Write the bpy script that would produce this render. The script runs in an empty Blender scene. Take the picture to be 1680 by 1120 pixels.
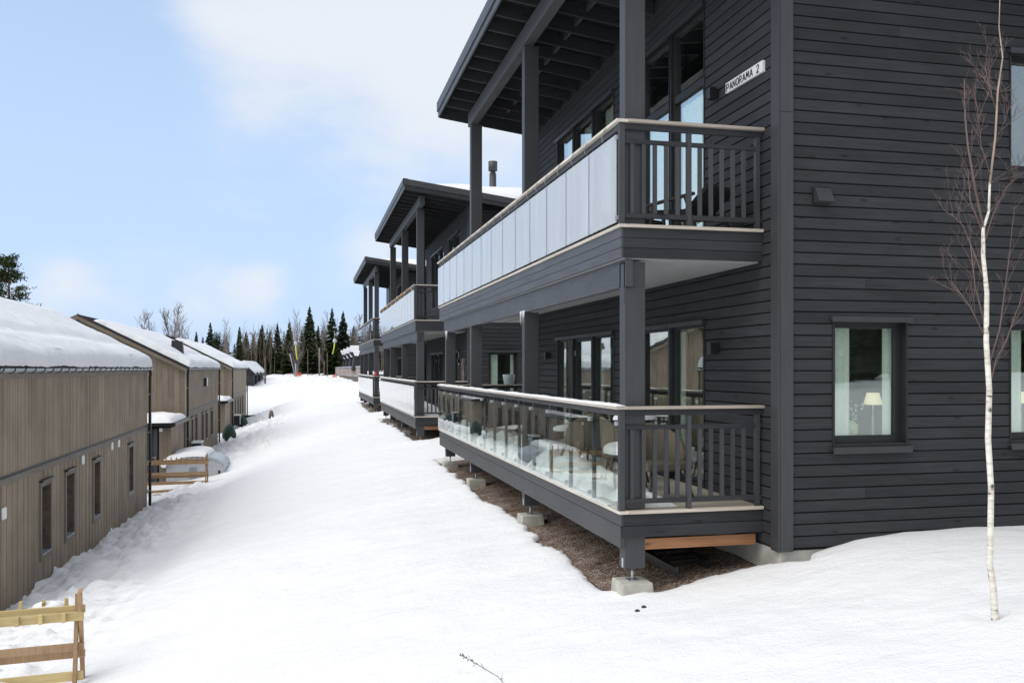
import bpy, math, random
import numpy as np
from mathutils import Vector, Matrix, noise as mnoise
R = math.radians
scn = bpy.context.scene
col = scn.collection
random.seed(7)

# ------------------------------------------------------------------ camera, world, sun, exposure
TH = math.atan((840 - 502) / 1445.0)
cam_d = bpy.data.cameras.new('camera'); cam = bpy.data.objects.new('camera', cam_d); col.objects.link(cam)
cam.location = (0, 0, 0); cam.rotation_euler = (R(90), 0, -TH)
cam_d.sensor_width = 36; cam_d.lens = 36 * 1445 / 1680.0
cam_d.shift_y = (604 - 560) / 1680.0
cam_d.clip_start = 0.1; cam_d.clip_end = 2000
scn.camera = cam
scn.view_settings.view_transform = 'Standard'; scn.view_settings.look = 'None'
scn.view_settings.gamma = 1; scn.view_settings.use_curve_mapping = False
scn.view_settings.exposure = 0.91
SUN_EL, SUN_AZ = R(50), R(252)          # azimuth clockwise from +Y: light comes from the left and slightly behind
w = bpy.data.worlds.new("World"); scn.world = w; w.use_nodes = True
wn, wl = w.node_tree.nodes, w.node_tree.links
wn.clear()
def N(nodes, t, **kw):
    n = nodes.new(t)
    for k, v in kw.items():
        if k.startswith('i_'): n.inputs[int(k[2:])].default_value = v
        else: setattr(n, k, v)
    return n
wo = N(wn, 'ShaderNodeOutputWorld'); bg = N(wn, 'ShaderNodeBackground'); bg.inputs[1].default_value = 0.1
sky = N(wn, 'ShaderNodeTexSky', sky_type='NISHITA', sun_disc=False, sun_elevation=SUN_EL, sun_rotation=SUN_AZ, altitude=300, air_density=1.0, dust_density=1.5, ozone_density=1.2)
tc = N(wn, 'ShaderNodeTexCoord')
sep = N(wn, 'ShaderNodeSeparateXYZ'); wl.new(tc.outputs['Generated'], sep.inputs[0])
def wmath(op, a, b=None, clamp=False):
    n = N(wn, 'ShaderNodeMath', operation=op); n.use_clamp = clamp
    for i, x in enumerate((a, b)):
        if x is None: continue
        if isinstance(x, (int, float)): n.inputs[i].default_value = x
        else: wl.new(x, n.inputs[i])
    return n.outputs[0]
nz = N(wn, 'ShaderNodeTexNoise'); nz.inputs['Scale'].default_value = 2.6; nz.inputs['Detail'].default_value = 7; nz.inputs['Roughness'].default_value = 0.52
mp = N(wn, 'ShaderNodeMapping'); mp.inputs['Scale'].default_value = (1, 1, 2.2); mp.inputs['Location'].default_value = (3.1, 1.7, 0.4)
wl.new(tc.outputs['Generated'], mp.inputs[0]); wl.new(mp.outputs[0], nz.inputs['Vector'])
def direction(u, v):
    l, d, z = (u - 840), 1445.0, (604 - v)
    c, s = math.cos(TH), math.sin(TH)
    return Vector((l * c + d * s, d * c - l * s, z)).normalized()
cloud = None
# cloud banks: (direction, angular radius, weight)
for u, v, rad, wt in ((330, 60, .20, .12), (560, -40, .34, .36), (800, 40, .26, .22), (610, 398, .06, .14), (425, 474, .05, .22), (110, 468, .05, .20), (330, 490, .06, .12), (200, 490, .05, .12), (30, 500, .06, .1), (560, 250, .22, -.02), (60, 60, .22, -.30), (250, 470, .12, .05), (380, 330, .2, -.06), ('z', 0, 1.15, .60), ('b', 0, 1.35, .42), ('r', 0, .8, .4), ('l', 0, .8, .45)):
    vm = N(wn, 'ShaderNodeVectorMath', operation='DISTANCE'); wl.new(tc.outputs['Generated'], vm.inputs[0]); vm.inputs[1].default_value = {'z': (-.05, -.25, .97), 'b': (0, -.95, .3), 'r': (.95, .1, .3), 'l': (-.97, -.1, .22)}[u] if isinstance(u, str) else direction(u, v)
    mr = N(wn, 'ShaderNodeMapRange', interpolation_type='SMOOTHSTEP'); wl.new(vm.outputs['Value'], mr.inputs[0])
    mr.inputs[1].default_value = rad; mr.inputs[2].default_value = 0; mr.inputs[3].default_value = 0; mr.inputs[4].default_value = wt
    cloud = mr.outputs[0] if cloud is None else wmath('ADD', cloud, mr.outputs[0])
nzb = N(wn, 'ShaderNodeTexNoise'); nzb.inputs['Scale'].default_value = 9; nzb.inputs['Detail'].default_value = 8; nzb.inputs['Roughness'].default_value = .62
wl.new(mp.outputs[0], nzb.inputs['Vector'])
dens = wmath('ADD', wmath('ADD', wmath('MULTIPLY', nz.outputs[0], .72), wmath('MULTIPLY', nzb.outputs[0], .42)), cloud)
cm = N(wn, 'ShaderNodeMapRange', interpolation_type='SMOOTHSTEP'); wl.new(dens, cm.inputs[0])
cm.inputs[1].default_value = .54; cm.inputs[2].default_value = .98; cm.inputs[3].default_value = 0; cm.inputs[4].default_value = .9
# thin veil that pales the blue, strongest near the horizon
veil = N(wn, 'ShaderNodeMapRange', interpolation_type='SMOOTHSTEP'); wl.new(sep.outputs[2], veil.inputs[0])
veil.inputs[1].default_value = 0; veil.inputs[2].default_value = .6; veil.inputs[3].default_value = .92; veil.inputs[4].default_value = .52
m1 = N(wn, 'ShaderNodeMix', data_type='RGBA'); wl.new(veil.outputs[0], m1.inputs[0]); wl.new(sky.outputs[0], m1.inputs[6]); m1.inputs[7].default_value = (3.0, 4.0, 5.5, 1)
m2 = N(wn, 'ShaderNodeMix', data_type='RGBA'); wl.new(cm.outputs[0], m2.inputs[0]); wl.new(m1.outputs[2], m2.inputs[6]); m2.inputs[7].default_value = (4.6, 4.75, 5.0, 1)
wl.new(m2.outputs[2], bg.inputs[0]); wl.new(bg.outputs[0], wo.inputs[0])
sd = bpy.data.lights.new('sun', 'SUN'); so = bpy.data.objects.new('sun', sd); col.objects.link(so)
sd.energy = 1.25; sd.angle = R(65); sd.color = (1, .95, .88)
sdir = Vector((math.sin(SUN_AZ) * math.cos(SUN_EL), math.cos(SUN_AZ) * math.cos(SUN_EL), math.sin(SUN_EL)))
so.rotation_euler = sdir.to_track_quat('Z', 'Y').to_euler()

# ------------------------------------------------------------------ materials
MATS = {}
def newmat(name):
    m = bpy.data.materials.new(name); m.use_nodes = True; MATS[name] = m
    return m, m.node_tree.nodes, m.node_tree.links, m.node_tree.nodes['Principled BSDF']
def ramp(nodes, stops):
    r = nodes.new('ShaderNodeValToRGB')
    while len(r.color_ramp.elements) < len(stops): r.color_ramp.elements.new(.5)
    for e, (p, c) in zip(r.color_ramp.elements, stops): e.position = p; e.color = (*c, 1)
    return r
def plain(name, c, rough=.6, metal=0, var=.12, scale=6, spec=.3, bump=0):
    m, n, l, b = newmat(name)
    b.inputs['Roughness'].default_value = rough; b.inputs['Metallic'].default_value = metal; b.inputs['Specular IOR Level'].default_value = spec
    t = n.new('ShaderNodeTexCoord'); z = n.new('ShaderNodeTexNoise'); z.inputs['Scale'].default_value = scale; z.inputs['Detail'].default_value = 5
    l.new(t.outputs['Object'], z.inputs['Vector'])
    r = ramp(n, [(.3, [x * (1 - var) for x in c]), (.7, [min(1, x * (1 + var)) for x in c])])
    l.new(z.outputs[0], r.inputs[0]); l.new(r.outputs[0], b.inputs['Base Color'])
    if bump:
        bp = n.new('ShaderNodeBump'); bp.inputs['Strength'].default_value = bump; bp.inputs['Distance'].default_value = .02
        l.new(z.outputs[0], bp.inputs['Height']); l.new(bp.outputs[0], b.inputs['Normal'])
    return m
def wood(name, dark, light, axis, rough=.7, grain=1.0, knots=True, spec=.25, per_board=None, streak=30., bumps=.25, pv=.18):
    """grain runs along axis (0,1,2); per_board=(axis, pitch) gives each board its own tone"""
    m, n, l, b = newmat(name)
    b.inputs['Roughness'].default_value = rough; b.inputs['Specular IOR Level'].default_value = spec
    t = n.new('ShaderNodeTexCoord'); oi = n.new('ShaderNodeObjectInfo')
    add = n.new('ShaderNodeVectorMath'); add.operation = 'ADD'
    comb = n.new('ShaderNodeCombineXYZ'); mu = n.new('ShaderNodeMath'); mu.operation = 'MULTIPLY'; mu.inputs[1].default_value = 37.
    l.new(oi.outputs['Random'], mu.inputs[0])
    for i in range(3): l.new(mu.outputs[0], comb.inputs[i])
    l.new(t.outputs['Object'], add.inputs[0]); l.new(comb.outputs[0], add.inputs[1])
    mp = n.new('ShaderNodeMapping'); s = [streak] * 3; s[axis] = 1.3; mp.inputs['Scale'].default_value = s
    l.new(add.outputs[0], mp.inputs[0])
    z = n.new('ShaderNodeTexNoise'); z.inputs['Scale'].default_value = 1.6 * grain; z.inputs['Detail'].default_value = 6; z.inputs['Roughness'].default_value = .65
    l.new(mp.outputs[0], z.inputs['Vector'])
    z2 = n.new('ShaderNodeTexNoise'); z2.inputs['Scale'].default_value = 1.1; z2.inputs['Detail'].default_value = 4; l.new(add.outputs[0], z2.inputs['Vector'])
    ma = n.new('ShaderNodeMath'); ma.operation = 'MULTIPLY_ADD'; ma.inputs[1].default_value = .6; l.new(z.outputs[0], ma.inputs[0])
    m3 = n.new('ShaderNodeMath'); m3.operation = 'MULTIPLY'; m3.inputs[1].default_value = .4; l.new(z2.outputs[0], m3.inputs[0]); l.new(m3.outputs[0], ma.inputs[2])
    r = ramp(n, [(.33, dark), (.66, light)]); l.new(ma.outputs[0], r.inputs[0])
    out = r.outputs[0]
    # per-board / per-object tone
    tone = n.new('ShaderNodeMapRange'); tone.inputs[3].default_value = 1 - pv; tone.inputs[4].default_value = 1 + pv
    if per_board:
        sp = n.new('ShaderNodeSeparateXYZ'); l.new(t.outputs['Object'], sp.inputs[0])
        q = n.new('ShaderNodeMath'); q.operation = 'MULTIPLY_ADD'; q.inputs[1].default_value = 1 / per_board[1]; q.inputs[2].default_value = per_board[2]; l.new(sp.outputs[per_board[0]], q.inputs[0])
        fl = n.new('ShaderNodeMath'); fl.operation = 'FLOOR'; l.new(q.outputs[0], fl.inputs[0])
        wnz = n.new('ShaderNodeTexWhiteNoise'); wnz.noise_dimensions = '1D'; l.new(fl.outputs[0], wnz.inputs['W']); l.new(wnz.outputs[0], tone.inputs[0])
    else: l.new(oi.outputs['Random'], tone.inputs[0])
    mx = n.new('ShaderNodeVectorMath'); mx.operation = 'SCALE'; l.new(out, mx.inputs[0]); l.new(tone.outputs[0], mx.inputs['Scale']); out = mx.outputs[0]
    if knots:
        v = n.new('ShaderNodeTexVoronoi'); mk = n.new('ShaderNodeMapping'); s = [7.] * 3; s[axis] = 2.2; mk.inputs['Scale'].default_value = s
        l.new(add.outputs[0], mk.inputs[0]); l.new(mk.outputs[0], v.inputs['Vector']); v.inputs['Scale'].default_value = 1.0
        kr = n.new('ShaderNodeMapRange'); kr.inputs[1].default_value = .05; kr.inputs[2].default_value = .16; kr.inputs[3].default_value = .45; kr.inputs[4].default_value = 1
        l.new(v.outputs['Distance'], kr.inputs[0])
        mx2 = n.new('ShaderNodeVectorMath'); mx2.operation = 'SCALE'; l.new(out, mx2.inputs[0]); l.new(kr.outputs[0], mx2.inputs['Scale']); out = mx2.outputs[0]
    l.new(out, b.inputs['Base Color'])
    bp = n.new('ShaderNodeBump'); bp.inputs['Strength'].default_value = bumps; bp.inputs['Distance'].default_value = .004
    l.new(z.outputs[0], bp.inputs['Height']); l.new(bp.outputs[0], b.inputs['Normal'])
    return m
DK, DL = (.0225, .0232, .025), (.044, .0455, .0495)
M_board = wood('dark_painted_board', DK, DL, 0, streak=26, pv=.13, bumps=.4)
M_dx = wood('dark_painted_wood_x', DK, DL, 0); M_dy = wood('dark_painted_wood_y_lit', (.036, .037, .040), (.074, .076, .081), 1, rough=.5, spec=.5); M_dz = wood('dark_painted_wood_z', (.034, .035, .0375), (.052, .0535, .057), 2, knots=False, rough=.5, spec=.5)  # M_dy is the same paint lightened: left-hand light put into the colour
M_cladx = wood('dark_cladding_x', DK, DL, 0, per_board=(2, .1265, .0)); M_clady = wood('dark_cladding_y', DK, DL, 1, per_board=(2, .1265, .0))
M_frame = plain('black_window_frame', (.018, .019, .02), .45, spec=.4)
M_flash = plain('dark_metal_flashing', (.038, .039, .042), .45, spec=.5)
M_black = plain('black_metal', (.015, .015, .017), .4, spec=.5)
M_soffit = wood('grey_soffit_board', (.30, .32, .31), (.40, .42, .41), 1, knots=False, bumps=.1)
M_roofboard = wood('dark_roof_boarding', (.008, .0085, .009), (.018, .019, .020), 1, knots=False)
M_rail = wood('weathered_rail_wood', (.36, .30, .24), (.62, .56, .48), 0, knots=False, spec=.2)
M_raily = wood('weathered_rail_wood_y', (.36, .32, .27), (.64, .60, .54), 1, knots=False, spec=.2)
M_deck = wood('weathered_deck_board', (.30, .26, .21), (.52, .47, .40), 0, knots=False)
M_raw = wood('raw_pine_beam', (.16, .075, .035), (.34, .17, .085), 0)
M_conc = plain('pale_concrete', (.42, .41, .36), .9, var=.22, scale=5, bump=.4, spec=.1)
M_steel = plain('zinc_steel', (.55, .57, .6), .35, metal=.8)
M_lw = wood('brown_grey_cladding', (.195, .150, .110), (.36, .295, .225), 2, per_board=(1, .11, .0), knots=False, streak=45, pv=.16)
M_lwx = wood('brown_grey_gable_cladding', (.155, .125, .095), (.27, .22, .17), 2, streak=30, pv=.14)
M_ltrim = wood('grey_brown_trim_board', (.19, .165, .14), (.29, .26, .225), 1, knots=False)
M_gutter = plain('grey_metal_gutter', (.30, .33, .36), .4, metal=.3)
M_curtain = plain('white_curtain', (.92, .93, .91), .9, var=.06)
M_white = plain('white_paint', (.8, .8, .78), .6, var=.04)
M_room = plain('shadow_gap_sheathing', (.022, .022, .023), .95, spec=.05); M_inner = plain('room_interior', (.30, .28, .25), .9)  # sheathing near-black: puts shade into the board gaps and rooms
M_pine = wood('rack_timber_yellow', (.40, .30, .13), (.66, .52, .27), 0, pv=.08)
M_pineb = wood('rack_timber_brown', (.28, .17, .09), (.50, .34, .20), 2, pv=.1)
M_door = plain('grey_steel_door', (.085, .088, .10), .5)
M_lgrey = plain('light_grey_plastic', (.46, .49, .52), .45, var=.06)
M_rattan = wood('woven_brown_rattan', (.06, .05, .036), (.19, .16, .12), 0, streak=60, bumps=.8, knots=False)
M_chairwood = plain('dark_stained_wood', (.05, .042, .035), .5)
M_greyfab = plain('charcoal_fabric', (.03, .03, .032), .9)
M_pot = plain('pale_blue_ceramic', (.45, .56, .58), .4)
M_bulb = plain('amber_bulb', (.7, .33, .09), .3)
M_wire = plain('grey_cord', (.38, .37, .35), .6)
M_red = plain('red_plastic', (.6, .06, .03), .5); M_pink = plain('pink_fabric', (.6, .05, .25), .7); M_orange = plain('orange_netting', (.55, .13, .06), .7)
M_yellow = plain('yellow_green_plastic', (.62, .72, .06), .5)
M_shade = plain('cream_lamp_shade', (.95, .86, .62), .8, var=.03)
MATS['cream_lamp_shade'].node_tree.nodes['Principled BSDF'].inputs['Emission Color'].default_value = (1, .84, .58, 1); MATS['cream_lamp_shade'].node_tree.nodes['Principled BSDF'].inputs['Emission Strength'].default_value = .35
M_vase = plain('pale_green_vase', (.72, .80, .58), .5)
M_trunk = plain('grey_brown_bark', (.13, .10, .08), .9, var=.3); M_ptrunk = plain('red_brown_pine_bark', (.20, .10, .06), .9, var=.3)
M_twig = plain('red_brown_twigs', (.16, .11, .10), .8, var=.3, scale=2)
M_leader = plain('tan_young_bark', (.38, .29, .23), .8, var=.3); M_gtwig = plain('pale_grey_twigs', (.24, .20, .19), .9, var=.25)
M_weed = plain('dry_weed', (.06, .05, .045), .9)
M_rubber = plain('green_black_bag', (.02, .05, .035), .5)
M_stone = plain('stone_wall', (.30, .22, .19), .9, var=.4, scale=1.2)
def leafmat(name, a, b_):
    m, n, l, b = newmat(name); b.inputs['Roughness'].default_value = .8; b.inputs['Specular IOR Level'].default_value = .1
    t = n.new('ShaderNodeTexCoord'); z = n.new('ShaderNodeTexNoise'); z.inputs['Scale'].default_value = 1.1; z.inputs['Detail'].default_value = 4; l.new(t.outputs['Object'], z.inputs[0])
    oi = n.new('ShaderNodeObjectInfo'); ma = n.new('ShaderNodeMath'); ma.operation = 'MULTIPLY_ADD'; ma.inputs[1].default_value = .3; l.new(oi.outputs['Random'], ma.inputs[0]); l.new(z.outputs[0], ma.inputs[2])
    r = ramp(n, [(.4, a), (.95, b_)]); l.new(ma.outputs[0], r.inputs[0]); l.new(r.outputs[0], b.inputs['Base Color'])
    return m
M_spruce = leafmat('spruce_needles', (.016, .026, .012), (.06, .075, .032)); M_pineleaf = leafmat('pine_needles', (.022, .036, .016), (.08, .10, .04))

def snowmat(name, c=(.80, .803, .808), s1=1.0):
    m, n, l, b = newmat(name)
    b.inputs['Base Color'].default_value = (*c, 1); b.inputs['Roughness'].default_value = .85; b.inputs['Specular IOR Level'].default_value = .15
    t = n.new('ShaderNodeTexCoord')
    mp = n.new('ShaderNodeMapping'); mp.inputs['Rotation'].default_value = (0, 0, R(25)); mp.inputs['Scale'].default_value = (1, 1.5, 1.3); l.new(t.outputs['Object'], mp.inputs[0])
    z = n.new('ShaderNodeTexNoise'); z.inputs['Scale'].default_value = 1.5; z.inputs['Detail'].default_value = 10; z.inputs['Roughness'].default_value = .62; l.new(mp.outputs[0], z.inputs[0])
    z2 = n.new('ShaderNodeTexNoise'); z2.inputs['Scale'].default_value = 38; z2.inputs['Detail'].default_value = 4; l.new(t.outputs['Object'], z2.inputs[0])
    a = n.new('ShaderNodeMath'); a.operation = 'MULTIPLY_ADD'; a.inputs[1].default_value = .12; l.new(z2.outputs[0], a.inputs[0]); l.new(z.outputs[0], a.inputs[2])
    bp = n.new('ShaderNodeBump'); bp.inputs['Strength'].default_value = .9 * s1; bp.inputs['Distance'].default_value = .075; l.new(a.outputs[0], bp.inputs['Height']); l.new(bp.outputs[0], b.inputs['Normal'])
    return m
M_snow = snowmat('snow_ground'); M_rsnow = snowmat('snow_cover', s1=.8)
def gravelmat():
    m, n, l, b = newmat('brown_gravel'); b.inputs['Roughness'].default_value = .9; b.inputs['Specular IOR Level'].default_value = .1
    t = n.new('ShaderNodeTexCoord'); v = n.new('ShaderNodeTexVoronoi'); v.inputs['Scale'].default_value = 34; l.new(t.outputs['Object'], v.inputs['Vector'])
    z = n.new('ShaderNodeTexNoise'); z.inputs['Scale'].default_value = 3; z.inputs['Detail'].default_value = 6; l.new(t.outputs['Object'], z.inputs[0])
    sx = n.new('ShaderNodeSeparateColor'); l.new(v.outputs['Color'], sx.inputs[0])
    ma = n.new('ShaderNodeMath'); ma.operation = 'MULTIPLY_ADD'; ma.inputs[1].default_value = .6; l.new(sx.outputs[0], ma.inputs[0]); l.new(z.outputs[0], ma.inputs[2])
    r = ramp(n, [(.35, (.075, .052, .040)), (.75, (.19, .135, .10)), (1.0, (.36, .29, .24))]); l.new(ma.outputs[0], r.inputs[0]); l.new(r.outputs[0], b.inputs['Base Color'])
    bp = n.new('ShaderNodeBump'); bp.inputs['Strength'].default_value = 1; bp.inputs['Distance'].default_value = .03; l.new(v.outputs['Distance'], bp.inputs['Height']); l.new(bp.outputs[0], b.inputs['Normal'])
    return m
M_gravel = gravelmat()
def birchmat():
    m, n, l, b = newmat('white_birch_bark'); b.inputs['Roughness'].default_value = .7
    t = n.new('ShaderNodeTexCoord'); mp = n.new('ShaderNodeMapping'); mp.inputs['Scale'].default_value = (9, 9, 34); l.new(t.outputs['Object'], mp.inputs[0])
    z = n.new('ShaderNodeTexNoise'); z.inputs['Scale'].default_value = 1; z.inputs['Detail'].default_value = 5; l.new(mp.outputs[0], z.inputs[0])
    r = ramp(n, [(.30, (.06, .045, .04)), (.37, (.55, .50, .42)), (.6, (.78, .74, .66))]); l.new(z.outputs[0], r.inputs[0])
    mp2 = n.new('ShaderNodeMapping'); mp2.inputs['Scale'].default_value = (14, 14, 9); l.new(t.outputs['Object'], mp2.inputs[0])
    v = n.new('ShaderNodeTexVoronoi'); v.inputs['Scale'].default_value = .8; l.new(mp2.outputs[0], v.inputs['Vector'])
    kr = n.new('ShaderNodeMapRange'); kr.inputs[1].default_value = .12; kr.inputs[2].default_value = .22; kr.inputs[3].default_value = .06; kr.inputs[4].default_value = 1; l.new(v.outputs['Distance'], kr.inputs[0])
    sc = n.new('ShaderNodeVectorMath'); sc.operation = 'SCALE'; l.new(r.outputs[0], sc.inputs[0]); l.new(kr.outputs[0], sc.inputs['Scale']); l.new(sc.outputs[0], b.inputs['Base Color'])
    return m
M_birch = birchmat()
def glassmat(name, tint, ior, refl=(1, 1, 1), milk=0.0, milkc=(.8, .82, .84), power=4.0):
    m = bpy.data.materials.new(name); m.use_nodes = True; n, l = m.node_tree.nodes, m.node_tree.links; n.clear()
    o = n.new('ShaderNodeOutputMaterial'); tr = n.new('ShaderNodeBsdfTransparent'); tr.inputs[0].default_value = (*tint, 1)
    g = n.new('ShaderNodeBsdfGlossy'); g.inputs['Roughness'].default_value = .0; g.inputs[0].default_value = (*refl, 1)
    geo = n.new('ShaderNodeNewGeometry'); tcn = n.new('ShaderNodeTexCoord'); z = n.new('ShaderNodeTexNoise'); z.inputs['Scale'].default_value = 1.6; l.new(tcn.outputs['Object'], z.inputs[0])
    bp = n.new('ShaderNodeBump'); bp.inputs['Strength'].default_value = .04; bp.inputs['Distance'].default_value = .02; l.new(z.outputs[0], bp.inputs['Height']); l.new(bp.outputs[0], g.inputs['Normal'])
    lw = n.new('ShaderNodeLayerWeight'); lw.inputs[0].default_value = .5
    pw = n.new('ShaderNodeMath'); pw.operation = 'POWER'; pw.inputs[1].default_value = power; l.new(lw.outputs['Facing'], pw.inputs[0])
    fr = n.new('ShaderNodeMath'); fr.operation = 'MULTIPLY_ADD'; fr.inputs[1].default_value = .95 - ior; fr.inputs[2].default_value = ior; l.new(pw.outputs[0], fr.inputs[0])
    mx = n.new('ShaderNodeMixShader'); l.new(fr.outputs[0], mx.inputs[0]); l.new(g.outputs[0], mx.inputs[2])
    if milk > 0:
        d = n.new('ShaderNodeBsdfTranslucent'); d.inputs[0].default_value = (*milkc, 1); d2 = n.new('ShaderNodeBsdfDiffuse'); d2.inputs[0].default_value = (*milkc, 1)
        dm = n.new('ShaderNodeMixShader'); dm.inputs[0].default_value = .5; l.new(d.outputs[0], dm.inputs[1]); l.new(d2.outputs[0], dm.inputs[2])
        mm = n.new('ShaderNodeMixShader'); sm = n.new('ShaderNodeMapping'); sm.inputs['Scale'].default_value = (3, 3.2, .7); l.new(tcn.outputs['Object'], sm.inputs[0])
        sn = n.new('ShaderNodeTexNoise'); sn.inputs['Scale'].default_value = 1.4; sn.inputs['Detail'].default_value = 5; l.new(sm.outputs[0], sn.inputs[0])
        mrn = n.new('ShaderNodeMapRange'); mrn.inputs[1].default_value = .3; mrn.inputs[2].default_value = .7; mrn.inputs[3].default_value = milk - .05; mrn.inputs[4].default_value = milk + .07; l.new(sn.outputs[0], mrn.inputs[0]); l.new(mrn.outputs[0], mm.inputs[0]); l.new(tr.outputs[0], mm.inputs[1]); l.new(dm.outputs[0], mm.inputs[2]); l.new(mm.outputs[0], mx.inputs[1])
    else: l.new(tr.outputs[0], mx.inputs[1])
    l.new(mx.outputs[0], o.inputs[0])
    return m
M_glass = glassmat('window_glass', (.90, .95, .91), .11, (.97, 1, .98), power=1.7)
M_railglass = glassmat('clear_railing_glass', (.93, .97, .95), .03)
M_milk = glassmat('frosted_railing_glass', (.90, .93, .93), .04, milk=.58, milkc=(.86, .845, .83))

# ------------------------------------------------------------------ mesh helpers
OFF = [0.0, 0.0, 0.0]
def wloc(o):
    v = Vector((0, 0, 0))
    while o: v += o.location; o = o.parent
    return v
def props(o, label=None, cat=None, group=None, kind=None):
    if label: o['label'] = label
    if cat: o['category'] = cat
    if group: o['group'] = group
    if kind: o['kind'] = kind
    return o
def link(name, me, parent=None):
    o = bpy.data.objects.new(name, me); col.objects.link(o); o.parent = parent; return o
def thing(name, label, cat, loc, group=None):
    o = bpy.data.objects.new(name, None); col.objects.link(o); o.location = Vector(loc) + Vector(OFF); o.empty_display_size = .2
    return props(o, label, cat, group)
class MB:
    def __init__(s): s.v = []; s.f = []; s.sm = []
    def add(s, vs, fs, sm=False):
        b = len(s.v); s.v += [(x + OFF[0], y + OFF[1], z + OFF[2]) for x, y, z in vs]; s.f += [tuple(b + i for i in f) for f in fs]; s.sm += [sm] * len(fs); return s
    def box(s, x0, x1, y0, y1, z0, z1):
        if x0 > x1: x0, x1 = x1, x0
        if y0 > y1: y0, y1 = y1, y0
        if z0 > z1: z0, z1 = z1, z0
        return s.add([(x0, y0, z0), (x1, y0, z0), (x1, y1, z0), (x0, y1, z0), (x0, y0, z1), (x1, y0, z1), (x1, y1, z1), (x0, y1, z1)],
                     [(0, 3, 2, 1), (4, 5, 6, 7), (0, 1, 5, 4), (1, 2, 6, 5), (2, 3, 7, 6), (3, 0, 4, 7)])
    def beam(s, a, b, wd, ht, up=(0, 0, 1)):
        a, b = Vector(a), Vector(b); d = (b - a).normalized(); up = Vector(up)
        if abs(d.dot(up)) > .98: up = Vector((0, 1, 0))
        x = d.cross(up).normalized() * wd / 2; z = x.cross(d).normalized() * ht / 2
        return s.add([tuple(p + q) for p in (a, b) for q in (-x - z, x - z, x + z, -x + z)], [(0, 3, 2, 1), (4, 5, 6, 7), (0, 1, 5, 4), (1, 2, 6, 5), (2, 3, 7, 6), (3, 0, 4, 7)])
    def tube(s, pts, rad, n=6, sm=True, cap=True):
        pts = [Vector(p) for p in pts]; rad = [rad] * len(pts) if isinstance(rad, (int, float)) else rad
        vs = []
        ref = Vector((0, 0, 1)); d0 = (pts[1] - pts[0]).normalized()
        if abs(d0.dot(ref)) > .9: ref = Vector((1, 0, 0))
        x = d0.cross(ref).normalized()
        for i, p in enumerate(pts):
            d = (pts[min(i + 1, len(pts) - 1)] - pts[max(i - 1, 0)]).normalized()
            x = (x - d * x.dot(d)).normalized(); y = d.cross(x)
            for k in range(n):
                a = 2 * math.pi * k / n; vs.append(tuple(p + (x * math.cos(a) + y * math.sin(a)) * rad[i]))
        fs = [(i * n + k, i * n + (k + 1) % n, (i + 1) * n + (k + 1) % n, (i + 1) * n + k) for i in range(len(pts) - 1) for k in range(n)]
        if cap: fs += [tuple(range(n))[::-1], tuple((len(pts) - 1) * n + k for k in range(n))]
        return s.add(vs, fs, sm)
    def lathe(s, c, prof, n=16):
        vs = [(c[0] + r * math.cos(2 * math.pi * k / n), c[1] + r * math.sin(2 * math.pi * k / n), c[2] + z) for r, z in prof for k in range(n)]
        fs = [(i * n + k, i * n + (k + 1) % n, (i + 1) * n + (k + 1) % n, (i + 1) * n + k) for i in range(len(prof) - 1) for k in range(n)]
        fs += [tuple(range(n))[::-1], tuple((len(prof) - 1) * n + k for k in range(n))]
        return s.add(vs, fs, True)
    def prism(s, poly, a, b):
        """poly: list of 3D points (planar), extruded by vector b-a"""
        dv = Vector(b) - Vector(a); n = len(poly); P = [Vector(p) for p in poly]
        return s.add([tuple(p) for p in P] + [tuple(p + dv) for p in P], [tuple(range(n))[::-1], tuple(range(n, 2 * n))] + [(i, (i + 1) % n, n + (i + 1) % n, n + i) for i in range(n)])
    def build(s, name, mat, parent=None, label=None, kind=None, bevel=0):
        me = bpy.data.meshes.new(name); L = wloc(parent)
        me.from_pydata([(x - L.x, y - L.y, z - L.z) for x, y, z in s.v], [], s.f); me.materials.append(mat)
        me.polygons.foreach_set('use_smooth', s.sm); me.update()
        o = link(name, me, parent); props(o, label, kind=kind)
        if bevel:
            md = o.modifiers.new('bevel', 'BEVEL'); md.width = bevel; md.segments = 2; md.limit_method = 'ANGLE'
        return o
def fbox(fm, mb, u0, u1, n0, n1, z0, z1):
    p = fm(u0, n0, z0); q = fm(u1, n1, z1); return mb.box(p[0], q[0], p[1], q[1], p[2], q[2])
def snow_sheet(name, fn, nu, nv, mat, parent=None, label=None, cat='snow', kind='stuff', thick=None):
    """closed-looking blanket: fn(u,v)->point for u,v in 0..1; rim is folded down by thick"""
    vs = [tuple(fn(i / nu, j / nv)) for j in range(nv + 1) for i in range(nu + 1)]
    fs = [(j * (nu + 1) + i, j * (nu + 1) + i + 1, (j + 1) * (nu + 1) + i + 1, (j + 1) * (nu + 1) + i) for j in range(nv) for i in range(nu)]
    mb = MB(); mb.add(vs, fs, True); o = mb.build(name, mat, parent); props(o, label, cat if parent is None else None, None, kind); return o
def nz3(x, y, z=0.0, o=4):
    return mnoise.fractal(Vector((x, y, z)), 1.0, 2.0, o)

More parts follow.
